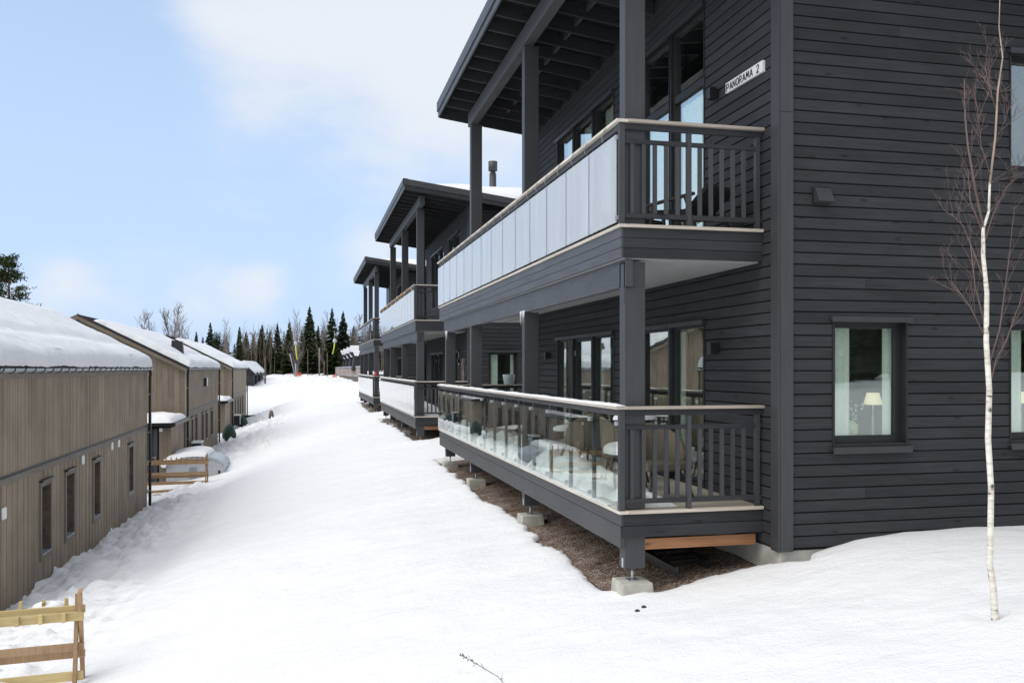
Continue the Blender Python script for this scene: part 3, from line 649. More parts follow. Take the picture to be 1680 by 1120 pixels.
    balcony(b, 0, -1.50, gm_lo, detail, True); balcony(b, 1, 1.54, gm_up, detail, False)
    # roof snow
    def rs(u, v):
        x = 3.35 + 11.6 * u; y = 7.60 + 10.6 * v
        e = min(u * 11.6, (1 - u) * 11.6, v * 10.4, (1 - v) * 10.4)
        x += .12 * nz3(y * .9, x * .3, 3); h = .50 * (1 - math.exp(-max(e, 0) / .07)) * (1 + .3 * nz3(x * .5, y * .5)) * min(1, .12 + u * 3.2)
        return (x, y, roofz(x) + .27 + h)
    props(snow_sheet('roof_snow', rs, 70, 60, M_rsnow), f'blanket of snow on the flat sloping roof of the {("nearest", "middle", "farthest")[k]} dark building', 'snow', kind='stuff')
    OFF[0] = OFF[1] = 0
    return b
B1 = building(0, 'nearest and largest dark grey timber apartment building, filling the right side', M_milk, M_railglass)
B2 = building(1, 'middle dark grey timber apartment building with string lights on its upper rail', M_milk, M_milk)
B3 = building(2, 'farthest dark grey timber apartment building of the row, smallest in view', M_railglass, M_milk)

# fixtures on the near building
def wall_lamp(x, y, z, label):
    t = thing('wall_lamp', label, 'lamp', (x, y, z), 'black box wall lamps beside the balcony doors')
    m = MB(); m.box(x - .03, x - .002, y - .04, y + .04, z - .05, z + .05); m.build('bracket', M_black, t)
    m = MB(); m.box(x - .125, x - .032, y - .05, y + .05, z - .07, z + .07); m.build('lamp_body', M_black, t, bevel=.004)
wall_lamp(XW, 9.92, 3.35, 'small black box lamp on the upper wall beside the white name sign')
wall_lamp(XW, 9.90, .24, 'small black box lamp on the lower wall right of the balcony windows')
wall_lamp(XW, 17.48, .26, 'small black box lamp on the lower wall left of the balcony windows')
OFF[:] = [.1, 18.85, 0]
wall_lamp(XW, 9.9, .24, 'small black box lamp on the middle building, beside a twig wall decoration')
OFF[:] = [0, 0, 0]
# name sign
t = thing('name_sign', 'white wooden name board with black hand lettering PANORAMA 2 high on the dark wall', 'sign', (XW, 9.2, 3.31))
m = MB(); m.add([(XW - .035, 8.76, 3.245), (XW - .035, 9.63, 3.265), (XW - .035, 9.63, 3.385), (XW - .035, 8.76, 3.37), (XW - .004, 8.76, 3.245), (XW - .004, 9.63, 3.265), (XW - .004, 9.63, 3.385), (XW - .004, 8.76, 3.37)],
    [(0, 3, 2, 1), (4, 5, 6, 7), (0, 1, 5, 4), (1, 2, 6, 5), (2, 3, 7, 6), (3, 0, 4, 7)]); m.build('board', M_white, t)
STROKES = {'P': [[(0, 0), (0, 1), (.45, 1), (.6, .85), (.6, .6), (.45, .45), (0, .45)]], 'A': [[(0, 0), (.35, 1), (.7, 0)], [(.12, .33), (.58, .33)]], 'N': [[(0, 0), (0, 1), (.62, 0), (.62, 1)]],
    'O': [[(.1, .1), (0, .4), (0, .65), (.12, .95), (.45, 1), (.62, .8), (.65, .3), (.5, .03), (.25, 0), (.1, .1)]], 'R': [[(0, 0), (0, 1), (.45, 1), (.6, .85), (.6, .65), (.45, .5), (0, .5)], [(.25, .5), (.62, 0)]],
    'M': [[(0, 0), (.12, 1), (.4, .3), (.68, 1), (.8, 0)]], '2': [[(0, .8), (.15, .98), (.45, 1), (.6, .8), (.55, .6), (0, 0), (.65, 0)]], ' ': []}
cur = 9.60; hh = .082
for ch in 'PANORAMA 2':
    m = MB()
    wdt = .8 if ch == 'M' else (.55 if ch == ' ' else .66)
    for st in STROKES[ch]:
        for a, c in zip(st[:-1], st[1:]):
            pa = (XW - .037, cur - a[0] * .082, 3.279 + a[1] * hh + (9.6 - cur) * -.016); pb = (XW - .037, cur - c[0] * .082, 3.279 + c[1] * hh + (9.6 - cur) * -.016)
            m.beam(pa, pb, .004, .0125, up=(1, 0, 0)) if False else m.tube([pa, pb], .0062, 5)
    cur -= (wdt + .30) * .082
    if ch != ' ': props(m.build('letter', M_black, t), 'black letter ' + ch)
# vent hood on the end wall
t = thing('vent_hood', 'small dark metal vent hood with slanted face on the blank end wall', 'vent', (5.4, YE, 1.75))
m = MB(); m.prism([(5.30, YE - .003, 1.93), (5.30, YE - .05, 1.93), (5.30, YE - .14, 1.77), (5.30, YE - .003, 1.77)], (0, 0, 0), (.18, 0, 0)); m.build('hood', M_flash, t, bevel=.004)
m = MB(); m.box(5.285, 5.495, YE - .012, YE - .004, 1.755, 1.945); m.build('back_plate', M_black, t)

# indoor things seen through the end wall windows
def table_lamp(x, label):
    y = YE + .42; t = thing('table_lamp', label, 'lamp', (x, y, -.80), 'cream table lamps behind the end wall windows')
    m = MB(); m.lathe((x, y, -.80), [(.06, 0), (.06, .012), (.011, .02), (.014, .10), (.013, .25), (.007, .28), (.006, .44)], 12); m.build('stem', M_white, t)
    m = MB(); m.lathe((x, y, -.80), [(.105, .385), (.068, .52)], 20); o = m.build('lamp_shade', M_shade, t)
table_lamp(6.33, 'cream shaded table lamp with white stem on the sill of the larger lower window'); table_lamp(8.34, 'cream shaded table lamp in the window cut by the right edge of the picture')
for x0_, lab in ((5.56, 'wide indoor window shelf behind the lower window'), (7.82, 'wide indoor window shelf behind the right edge window')):
    m = MB(); m.box(x0_, x0_ + .88, YE + .25, YE + .62, -.83, -.803); props(m.build('window_shelf', M_white), lab, 'shelf', 'indoor window shelves')
t = thing('vase', 'ribbed pale green vase holding pale leafy sprigs beside the table lamp', 'vase', (5.98, YE + .36, -.80))
m = MB(); vs = []; prof = [(.05, 0), (.085, .04), (.10, .10), (.095, .16), (.06, .20), (.05, .21)]
m.lathe((5.98, YE + .36, -.80), prof, 22); m.build('vase_body', M_vase, t)
m = MB()
for i in range(46):
    a = random.uniform(0, 6.28); r = random.uniform(.02, .2); h = random.uniform(.21, .42); dx = r * math.cos(a) + .05
    p0 = Vector((5.98 + dx, YE + .36 + r * .4 * math.sin(a), -.80 + h)); s = random.uniform(.025, .045)
    a1 = Vector((random.uniform(-1, 1), random.uniform(-.5, .5), random.uniform(-.3, 1))).normalized() * s; a2 = Vector((random.uniform(-1, 1), random.uniform(-1, 1), random.uniform(-1, 1))).normalized() * s * .4
    m.add([tuple(p0), tuple(p0 + a1 * .5 + a2), tuple(p0 + a1), tuple(p0 + a1 * .5 - a2)], [(0, 1, 2, 3)])
m.build('sprigs', M_white, t, kind='stuff')
t = thing('candle_stand', 'two slim white green candles on the sill of the upper right window', 'candles', (7.93, YE + .2, 2.30))
for dx in (0, .05):
    m = MB(); m.tube([(7.93 + dx, YE + .22, 2.30), (7.93 + dx, YE + .22, 2.47 + dx)], .013, 8); m.build('candle', M_vase if dx == 0 else M_white, t)

# ------------------------------------------------------------------ balcony contents, near building
def deck_snow(name, x0, x1, y0, y1, z, h, seed, label, nu=26, nv=90, fall=.18):
    def fn(u, v):
        x = x0 + (x1 - x0) * u; y = y0 + (y1 - y0) * v; e = min(u * (x1 - x0), (1 - u) * (x1 - x0), v * (y1 - y0), (1 - v) * (y1 - y0))
        hh = h * (1 - math.exp(-e / fall)) * (1 + .5 * nz3(x * 1.3 + seed, y * 1.3)) + .05 * nz3(x * 4, y * 4 + seed) * (1 if e > .01 else 0)
        return (x, y, z + max(0, hh) if e > .001 else z - .005)
    return props(snow_sheet(name, fn, nu, nv, M_rsnow), label, 'snow', kind='stuff')
DZ = -1.516
deck_snow('deck_snow', 3.34, 4.05, 9.9, 21.6, DZ, .26, 1, 'long bank of snow behind the glass railing on the nearest lower balcony', nu=24, nv=150)
deck_snow('deck_snow', 4.0, 4.7, 12.6, 18.2, DZ, .12, 5, 'thin patchy snow on the lower deck along the wall')
deck_snow('deck_snow', 3.42, 4.02, 9.02, 10.0, DZ, .16, 9, 'small snow heap on the lower deck just behind the corner post', nu=20, nv=26)
def rail_snow(y0, y1, z, label, off=(0, 0)):
    vs = []; n = 160
    m = MB(); prof = [(-.068, 0), (-.062, .6), (-.03, 1), (.02, 1.0), (.05, .6), (.056, 0)]
    for i in range(n + 1):
        y = y0 + (y1 - y0) * i / n; h = .022 + .016 * nz3(y * 1.7, 0, 2) + .006 * nz3(y * 9, 4)
        h = max(.004, h) * min(1, i / 3 + .2, (n - i) / 3 + .2)
        vs += [(XB + px_ + .004 * nz3(y * 6, px_ * 9), y, z + h * pz) for px_, pz in prof]
    fs = [(i * 6 + k, (i + 1) * 6 + k, (i + 1) * 6 + k + 1, i * 6 + k + 1) for i in range(n) for k in range(5)]
    m.add(vs, fs, True); props(m.build('rail_snow', M_rsnow), label, 'snow', kind='stuff')
rail_snow(8.80, 21.85, -.404, 'thin strip of snow on the lower handrail of the nearest building')
OFF[:] = [.1, 18.85, 0]; rail_snow(8.80, 21.85, -.404, 'thin strip of snow on the lower handrail of the middle building')
deck_snow('deck_snow', 3.34, 4.4, 9.0, 21.6, DZ, .30, 3, 'bank of snow on the lower balcony of the middle building', nu=12, nv=60)
OFF[:] = [.19, 37.7, 0]; rail_snow(8.80, 21.85, -.404, 'thin strip of snow on the lower handrail of the farthest building'); OFF[:] = [0, 0, 0]
def edge_snow(zt, y0, y1, label):
    m = MB(); vs = []; n = 150; prof = [(-.033, 0), (-.028, .7), (.0, 1), (.05, 1), (.06, 0)]
    for i in range(n + 1):
        y = y0 + (y1 - y0) * i / n; h = max(.001, .011 + .012 * nz3(y * 2.3, 7, 2)); vs += [(XB + a * .9, y, zt + h * b_) for a, b_ in prof]
    m.add(vs, [(i * 5 + k, (i + 1) * 5 + k, (i + 1) * 5 + k + 1, i * 5 + k + 1) for i in range(n) for k in range(4)], True); props(m.build('edge_snow', M_rsnow), label, 'snow', kind='stuff')
edge_snow(-1.512, 9.2, 21.8, 'frosty snow strip on the deck edge under the lower glass panels')

def icicles(yc, label):
    m = MB(); rnd = random.Random(int(yc))
    for k in range(9):
        y = yc + rnd.uniform(-.16, .16); L = rnd.uniform(.05, .26); x = XB + .045; m.tube([(x, y, .90), (x, y, .90 - L * .5), (x, y, .90 - L)], [.006, .004, .0015], 5)
    props(m.build('icicles', M_rsnow), label, 'icicles', kind='stuff')
icicles(13.45, 'frozen drips on the beam above the second balcony post'); icicles(21.15, 'frozen drips on the beam above the far corner balcony post')

def armchair(x, y, z, rz, label, padded, group):
    t = thing('armchair', label, 'chair', (0, 0, 0), group); t.location = (x, y, z); t.rotation_euler = (0, 0, rz)
    def PB(nm, mat, mb, par=t, **k):                    # build in local space
        me = bpy.data.meshes.new(nm); me.from_pydata(mb.v, [], mb.f); me.materials.append(mat); me.polygons.foreach_set('use_smooth', mb.sm); me.update(); o = link(nm, me, par)
        if k.get('bev'): md = o.modifiers.new('b', 'BEVEL'); md.width = k['bev']; md.segments = 3
        return o
    m = MB(); m.box(-.30, .30, -.26, .28, .34, .44); PB('seat', padded, m, bev=.03)
    # curved wrap-around back
    m = MB(); vs = []; n = 18
    for i in range(n + 1):
        a = math.pi * (1.0 + 1.0 * i / n) ; cx, cy = .34 * math.cos(a), .32 * math.sin(a) * -1
        top = .50 + .36 * max(0, math.sin(math.pi * i / n)) ** .55
        for r, zz in ((1, .32), (1.06, .45), (1.12, top - .02), (1.08, top), (.98, top), (.94, top - .03), (.90, .45), (.86, .32)): vs.append((cx * r, cy * r, zz))
    fs = [(i * 8 + k, (i + 1) * 8 + k, (i + 1) * 8 + (k + 1) % 8, i * 8 + (k + 1) % 8) for i in range(n) for k in range(8)] + [tuple(range(8)), tuple(n * 8 + k for k in range(8))[::-1]]
    m.add(vs, fs, True); PB('backrest', padded, m)
    for sx in (-1, 1):
        for sy in (-1, 1):
            m = MB(); m.tube([(sx * .22, sy * .20, .34), (sx * .29, sy * .27, 0)], [.022, .013], 8); PB('leg', M_chairwood, m)
    return t
armchair(4.02, 9.62, DZ, R(8), 'brown rattan armchair with rounded back behind the near end railing of the lower balcony', M_rattan, 'balcony chairs')
armchair(4.25, 11.35, DZ, R(75), 'rattan armchair loaded with snow behind the third glass panel of the lower balcony', M_rattan, 'balcony chairs')
armchair(4.1, 12.75, DZ, R(200), 'snow capped armchair farther along the lower balcony', M_rattan, 'balcony chairs')
def cap_snow(x, y, z, rx, ry, h, label):
    def fn(u, v):
        a = 2 * math.pi * v; r = math.sin(u * math.pi / 2); n = 1 + .22 * nz3(math.cos(a) * 1.2 + x, math.sin(a) * 1.2 + y)
        return (x + rx * r * math.cos(a) * n, y + ry * r * math.sin(a) * n, z + h * math.cos(u * math.pi / 2) ** .6 * n)
    props(snow_sheet('snow_cap', fn, 10, 22, M_rsnow), label, 'snow', kind='stuff')
cap_snow(4.25, 11.35, -1.10, .30, .28, .20, 'cap of snow on the seat of the middle balcony armchair'); cap_snow(4.1, 12.75, -1.10, .30, .28, .26, 'cap of snow on the seat of the far balcony armchair')
cap_snow(4.25, 10.98, -.68, .30, .07, .09, 'ridge of snow on the back of the middle armchair')
t = thing('low_table', 'round low balcony table topped with snow between the armchairs', 'table', (3.95, 10.55, DZ))
m = MB(); m.lathe((3.95, 10.55, DZ), [(.30, .40), (.31, .41), (.31, .43), (.30, .44)], 24); m.build('table_top', M_chairwood, t)
for a in (0, 2.09, 4.18):
    m = MB(); m.tube([(3.95 + .2 * math.cos(a), 10.55 + .2 * math.sin(a), DZ + .40), (3.95 + .28 * math.cos(a), 10.55 + .28 * math.sin(a), DZ)], .015, 8); m.build('leg', M_chairwood, t)
cap_snow(3.95, 10.55, DZ + .44, .29, .29, .13, 'round cake of snow on the low balcony table')
t = thing('stool', 'small square stool with snow on top beyond the snowy armchairs', 'stool', (4.3, 14.4, DZ))
m = MB(); m.box(4.1, 4.5, 14.2, 14.6, DZ + .42, DZ + .46); m.build('seat', M_chairwood, t)
for a in (-1, 1):
    for c_ in (-1, 1):
        m = MB(); m.tube([(4.3 + a * .16, 14.4 + c_ * .16, DZ + .42), (4.3 + a * .19, 14.4 + c_ * .19, DZ)], .014, 6); m.build('leg', M_chairwood, t)
cap_snow(4.3, 14.4, DZ + .46, .2, .2, .09, 'cap of snow on the small square stool')
# pale pot on the far rail
m = MB(); m.lathe((5.02, YF - .03, -.405), [(.12, 0), (.155, .20), (.16, .25), (.14, .25), (.12, .22)], 18); props(m.build('flower_pot', M_pot), 'pale blue pot standing on the far end rail of the lower balcony', 'pot')
# upper balcony lounge chairs
def lounge(x, y, z, rz, label):
    t = thing('lounge_chair', label, 'chair', (0, 0, 0), 'lounge chairs on the upper balcony'); t.location = (x, y, z); t.rotation_euler = (0, 0, rz)
    def PB(nm, mat, mb):
        me = bpy.data.meshes.new(nm); me.from_pydata(mb.v, [], mb.f); me.materials.append(mat); me.update(); return link(nm, me, t)
    m = MB(); m.beam((0, -.28, .30), (0, .22, .24), .52, .09); PB('seat', M_greyfab, m)
    m = MB(); m.beam((0, .20, .28), (0, .50, .52), .46, .05); PB('backrest', M_greyfab, m)
    for s in (-1, 1):
        m = MB(); m.beam((s * .30, -.34, .40), (s * .30, .36, .44), .05, .03); PB('armrest', M_chairwood, m)
        m = MB(); m.beam((s * .30, -.30, 0), (s * .30, -.26, .39), .035, .035); PB('leg', M_chairwood, m)
        m = MB(); m.beam((s * .30, .40, 0), (s * .30, .24, .42), .035, .035); PB('leg', M_chairwood, m)
lounge(4.35, 9.6, 1.52, R(205), 'low charcoal lounge chair nearest the end railing of the upper balcony'); lounge(4.05, 10.6, 1.52, R(20), 'low charcoal lounge chair farther back on the upper balcony')
# string cord wound round the upper handrail
def cord(y0, y1, rz_, label, bulbs, name):
    t = thing(name, label, 'string lights', (XB, y0, rz_))
    m = MB(); pts = []; n = int((y1 - y0) * 26)
    for i in range(n + 1):
        y = y0 + (y1 - y0) * i / n; a = i * .42 + 1.5 * nz3(y, 2)
        pts.append((XB - .005 + .082 * math.cos(a), y, rz_ - .035 + .065 * math.sin(a) - .02 * abs(nz3(y * 2, 9))))
    m.tube(pts, .006 if not bulbs else .008, 4); m.build('cord', M_wire, t)
    if bulbs:
        for j in range(0, n, 9):
            q = MB(); p = pts[j]; s = .028; q.lathe((p[0] - .02, p[1], p[2] - .04), [(.004, 0), (s, .02), (s, .045), (.008, .07)], 6); q.build('bulb', M_bulb, t)
cord(8.95, 21.6, 2.62, 'grey light cord wound round the upper handrail of the nearest building', False, 'light_string')
OFF[:] = [.1, 18.85, 0]
cord(8.95, 21.6, 2.62, 'string of small amber bulbs along the upper handrail of the middle building', True, 'light_string')
t = thing('twig_decoration', 'spray of bare twigs fixed to the lower wall of the middle building', 'wall decoration', (XW, 9.3, -.5))
m = MB(); random.seed(11)
for i in range(14):
    p = Vector((XW - .05, 9.25 + random.uniform(-.1, .1), -1.0)); pts = [p.copy()]
    for s in range(6): p = p + Vector((random.uniform(-.02, .02), random.uniform(-.09, .09), .22)); pts.append(p.copy())
    m.tube(pts, .012, 4)
m.build('twigs', M_gtwig, t)
def small_lantern(x, y, label):
    m = MB(); m.lathe((x, y, -.41), [(.07, 0), (.07, .16), (.03, .22)], 10); props(m.build('rail_lantern', M_red), label, 'lantern')
OFF[:] = [.19, 37.7, 0]; small_lantern(XB + .1, 8.9, 'small red lantern on the lower rail corner of the farthest dark building')
m = MB(); m.box(3.45, 3.65, 19.5, 19.9, -.40, -.05); props(m.build('cushion', M_pink, bevel=.1), 'pink and white cushion on the lower balcony of the farthest building', 'cushion')
OFF[:] = [0, 0, 0]
# ladder lying under the balcony
t = thing('ladder', 'black ladder lying on the gravel under the near end of the balcony', 'ladder', (4.3, 9.7, -2.2))
for xx in (3.95, 4.45):
    m = MB(); m.beam((xx + .0, 8.98 + (xx - 3.95) * .5, -2.22), (xx - .1, 11.6, -2.16), .05, .09); m.build('rail', M_black, t)
for j in range(8):
    m = MB(); y = 9.3 + j * .3; m.beam((3.98 - .01 * j, y, -2.19), (4.44 - .01 * j, y + .1, -2.19), .06, .03); m.build('rung', M_black, t)

# ------------------------------------------------------------------ brown houses on the left
XL = -5.3; EAVE = 0.0; RIDGEX = -9.7; RZ = 2.25
FM_L = lambda u, n, z: (XL + n, u, z)
def left_house(i, y0, y1, label, wins, detail):
    b = thing('brown_house', label, 'house', (XL, y0, -5))
    SL = (RZ - EAVE) / (XL - RIDGEX)
    hs = [(a, c, -3.85, -2.42) for a, c in wins]
    w_ = MB(); holes_grid(FM_L, w_, y0 + .03, y1 - .03, -6.2, -.02, hs, -.25, -.024)
    w_.prism([(XL - .25, y0 + .02, -6.2), (-14.1 + .2, y0 + .02, -6.2), (-14.1 + .2, y0 + .02, -.05), (RIDGEX, y0 + .02, RZ - .1), (XL - .25, y0 + .02, -.0)], (0, 0, 0), (0, .2, 0))
    w_.prism([(XL - .25, y1 - .22, -6.2), (-14.1 + .2, y1 - .22, -6.2), (-14.1 + .2, y1 - .22, -.05), (RIDGEX, y1 - .22, RZ - .1), (XL - .25, y1 - .22, -.0)], (0, 0, 0), (0, .2, 0))
    w_.box(-14.1, -13.9, y0, y1, -6.2, -.1)
    wall = w_.build('wall', M_room, b)
    # narrow vertical boards, two storeys: joined, far too many to single out
    q = MB(); y = y0; p = .11 if detail else .22; k = 0
    while y < y1 - .02:
        a, c = y + .004, min(y + p - .004, y1)
        fbox(FM_L, q, a, c, -.02, .012 + .003 * ((k * 7) % 3), -1.94, -.19)
        cut = [h for h in hs if h[0] < c and h[1] > a]
        if cut:
            fbox(FM_L, q, a, c, -.02, .0 + .003 * ((k * 5) % 3), -2.44, -2.10); fbox(FM_L, q, a, c, -.02, .0 + .003 * ((k * 5) % 3), -6, -3.83)
        else: fbox(FM_L, q, a, c, -.02, .0 + .003 * ((k * 5) % 3), -6, -2.10)
        y += p; k += 1
    q.build('cladding', M_lw, wall, kind='stuff')
    def P(nm, mat, *bx, par=wall, lab=None):
        m = MB()
        for x in bx: fbox(FM_L, m, *x)
        return m.build(nm, mat, par, lab)
    P('frieze_board', M_ltrim, (y0, y1, -.018, .03, -.188, -.02)); P('belt_board', M_ltrim, (y0, y1, -.018, .035, -2.098, -1.985)); P('belt_flashing', M_flash, (y0, y1, .0, .060, -1.982, -1.962), (y0, y1, .012, .03, -1.96, -1.93))
    for a, c in wins:
        m = MB(); t_ = .09
        for bx in ((a - t_, a, -.0, .038, -3.94, -2.33), (c, c + t_, -.0, .038, -3.94, -2.33), (a, c, -.0, .037, -2.42, -2.33), (a, c, -.0, .037, -3.94, -3.85)): fbox(FM_L, m, *bx)
        wo2 = m.build('window', M_ltrim, wall)
        P('cap', M_black, (a - t_ - .02, c + t_ + .02, .0, .09, -2.328, -2.295), par=wo2)
        P('jamb', M_trunk, (a, a + .015, -.20, .03, -3.84, -2.43), (c - .015, c, -.20, .03, -3.84, -2.43), (a + .015, c - .015, -.2, .03, -2.44, -2.42), par=wo2)  # jamb in darker brown: shade of the recess put into its colour
        P('pane', M_glass, (a + .016, c - .016, -.17, -.16, -3.80, -2.45), par=wo2); P('frame', M_frame, (a + .016, a + .05, -.158, -.13, -3.80, -2.45), (c - .05, c - .016, -.158, -.13, -3.80, -2.45), (a + .05, c - .05, -.158, -.13, -3.80, -3.76), par=wo2)
        P('sill', M_gutter, (a + .016, c - .016, -.14, .045, -3.845, -3.81), par=wo2)
    # gable facing the viewer: vertical boards picked out one by one
    x = XL - .0; k = 0; near = y0 > 30
    while x > -14.0:
        xa, xb = x - .245, x
        zt0 = EAVE + SL * (XL - xb) if xb > RIDGEX else RZ - SL * (RIDGEX - xb); zt1 = EAVE + SL * (XL - xa) if xa > RIDGEX else RZ - SL * (RIDGEX - xa)
        m = MB(); yy = y0 - .004 * ((k * 3) % 3)
        m.prism([(xa + .008, yy, -6), (xb, yy, -6), (xb, yy, zt0 - .12), (xa + .008, yy, zt1 - .12)], (0, 0, 0), (0, .018, 0)); m.build('cladding_board', M_lwx, wall); x -= .245; k += 1
    m = MB(); m.box(XL - .02, XL + .05, y0 - .02, y0 + .10, -6, -.02); m.build('corner_board', M_ltrim, wall)
    # roof
    q = MB(); e = .10; T = .07
    A = lambda xx: (EAVE + .02 + SL * (XL - xx)) if xx > RIDGEX else (RZ + .02 - SL * (RIDGEX - xx))
    xs = [XL + e, RIDGEX, -14.1 - e]
    q.prism([(xs[0], 0, A(xs[0])), (xs[1], 0, A(xs[1])), (xs[2], 0, A(xs[2])), (xs[2], 0, A(xs[2]) + T), (xs[1], 0, A(xs[1]) + T), (xs[0], 0, A(xs[0]) + T)], (0, 0, 0), (0, y1 - y0 + .56, 0))
    q.v = [(vx, vy + y0 - .28, vz) for vx, vy, vz in q.v]
    r = q.build('roof', M_black, b)
    q = MB()
    for yy in np.arange(y0 - .2, y1 + .3, .45): q.beam((xs[0], yy, A(xs[0]) + T + .015), (xs[1], yy, A(xs[1]) + T + .015), .02, .03)
    q.build('roof_seams', M_black, r, kind='stuff')
    for ya in (y0 - .30, y1 + .28):
        q = MB(); q.prism([(xs[0], ya, A(xs[0]) - .14), (xs[1], ya, A(xs[1]) - .14), (xs[1], ya, A(xs[1]) + T + .03), (xs[0], ya, A(xs[0]) + T + .03)], (0, 0, 0), (0, .022, 0)); q.prism([(xs[1], ya, A(xs[1]) - .14), (xs[2], ya, A(xs[2]) - .14), (xs[2], ya, A(xs[2]) + T + .03), (xs[1], ya, A(xs[1]) + T + .03)], (0, 0, 0), (0, .022, 0)); q.build('barge_board', M_lwx, r)
        q = MB(); q.prism([(xs[0] + .01, ya - .012, A(xs[0]) + .02), (xs[1], ya - .012, A(xs[1]) + .02), (xs[1], ya - .012, A(xs[1]) + T + .05), (xs[0] + .01, ya - .012, A(xs[0]) + T + .05)], (0, 0, 0), (0, .011, 0)); q.build('barge_flashing', M_black, r)
    # gutter with hooks
    q = MB(); n = 8; vs = []
    for yy in (y0 - .15, y1 + .15):
        for rr in (.078, .070):
            for k in range(n + 1): a = math.pi + math.pi * k / n; vs.append((XL + .115 + rr * math.cos(a), yy, -.0 + rr * math.sin(a)))
    o9 = n + 1; fs = []
    for s_ in (0, 1):
        for k in range(n): fs.append((s_ * o9 + k, s_ * o9 + k + 1, 2 * o9 + s_ * o9 + k + 1, 2 * o9 + s_ * o9 + k))
    q.add(vs, fs, True); g = q.build('gutter', M_gutter, r)
    q = MB()
    for yy in np.arange(y0, y1, .62):
        q.tube([(XL + .115 + .084 * math.cos(a), yy, .084 * math.sin(a)) for a in np.linspace(math.pi, 2 * math.pi, 7)], .012, 4)
    q.build('gutter_hooks', M_black, r, kind='stuff')
    # downpipes at both corners
    for yy in ((y0 + .12, y1 - .02) if y0 > 30 else (y1 - .02,)):
        q = MB(); q.tube([(XL + .10, yy, -.05), (XL + .12, yy, -.18), (XL + .10, yy, -.3), (XL + .10, yy, -5.2)], .05, 10); d_ = q.build('downpipe', M_black, b)
        q = MB()
        for zz in (-.9, -2.2, -3.2, -4.2): q.box(XL + .0, XL + .12, yy - .07, yy + .03, zz, zz + .04)
        q.build('pipe_clip', M_gutter, d_)
    # snow blanket on the visible slope
    LS = math.hypot(RIDGEX - XL, RZ - EAVE) * (.90 if i else .80); seed = i * 13.7
    dirx, dirz = (RIDGEX - XL) / math.hypot(RIDGEX - XL, RZ), RZ / math.hypot(RIDGEX - XL, RZ)
    ya, yb = y0 + (-.22 if i == 0 else .35), y1 + .20
    def rs(u, v):
        # u up the slope, v along the house; both densified at the rims
        uu = u * u * (3 - 2 * u) * .5 + u * .5; vv = v
        s = -.13 + uu * (LS + .13); y = ya + (yb - ya) * vv
        y += (.10 * nz3(s * .8, seed, 1)) * (1 if v < .5 else -1) * (0 if 0.1 < v < .9 else 1)
        eu = min(s + .13, (LS - s) * .6); ev = min(y - ya, yb - y) if 0 < v < 1 else 0
        e_ = max(0, min(eu, max(ev, 0)))
        h = (.31 if i == 0 else .26) * (1 - math.exp(-e_ / .10)) * (1 + .20 * nz3(s * .5 + seed, y * .22) + .05 * nz3(s * 3, y * 3))
        # settling trough above the eave
        h -= .07 * math.exp(-((s - 1.15 - .25 * nz3(y * .2, seed)) / .28) ** 2) * min(1, max(ev, 0))
        if u == 0 or v in (0, 1) or u == 1: h = -.0
        s2 = s + (.05 * nz3(y * 3.2, 5 + seed) + .06 * nz3(y * .6, 2 + seed) if s < .15 else 0)
        return (XL + .06 + dirx * s2 + dirz * h * .9, y, EAVE + .10 + dirz * s2 + abs(dirx) * h)
    props(snow_sheet('roof_snow', rs, 70, 120, M_rsnow), ('thick snow blanket on the nearest brown house roof, bulging over its gutter', 'snow blanket on the second brown house roof around a black vent', 'snow blanket on the third brown house roof')[i], 'snow', kind='stuff')
    return b, wall, r, A
W1 = [(19.77, 20.43), (21.69, 22.36), (24.35, 25.0), (28.90, 29.58)]
H1, wl1, r1, A1 = left_house(0, 16.9, 32.2, 'nearest weathered brown timber house with four slit windows at the left edge', W1, True)
for yy, zz in ((23.19, -2.22), (26.48, -2.17), (27.38, -2.17), (17.45, -2.6)):
    m = MB(); m.box(XL + .004, XL + .05, yy - .10, yy + .10, zz - .11, zz + .11); o = m.build('vent_cover', M_white, wl1, bevel=.03)
H2, wl2, r2, A2 = left_house(1, 42.0, 57.0, 'second brown timber house with gable end showing, behind the nearest one', [(44.0, 44.6), (45.6, 46.3), (48.3, 49.1), (50.2, 51.0), (52.8, 53.8)], True)
m = MB(); m.box(XL + .004, XL + .16, 49.3, 49.75, -.95, -.52); m.build('vent_cover', M_black, wl2); m = MB(); m.box(XL + .162, XL + .175, 49.3, 49.78, -.93, -.5); m.build('vent_snow', M_rsnow, wl2)
m = MB(); m.prism([(-6.75, 48.0, A2(-6.75)), (-6.15, 48.0, A2(-6.15)), (-6.22, 48.0, 1.38), (-6.72, 48.0, 1.45)], (0, 0, 0), (0, .5, 0)); m.build('roof_vent', M_black, r2)
H3, wl3, r3, A3 = left_house(2, 67.0, 83.6, 'third brown timber house, farthest of the brown row', [(70.4, 71.2), (73.0, 73.9), (75.4, 76.4), (78.2, 79.3)], False)
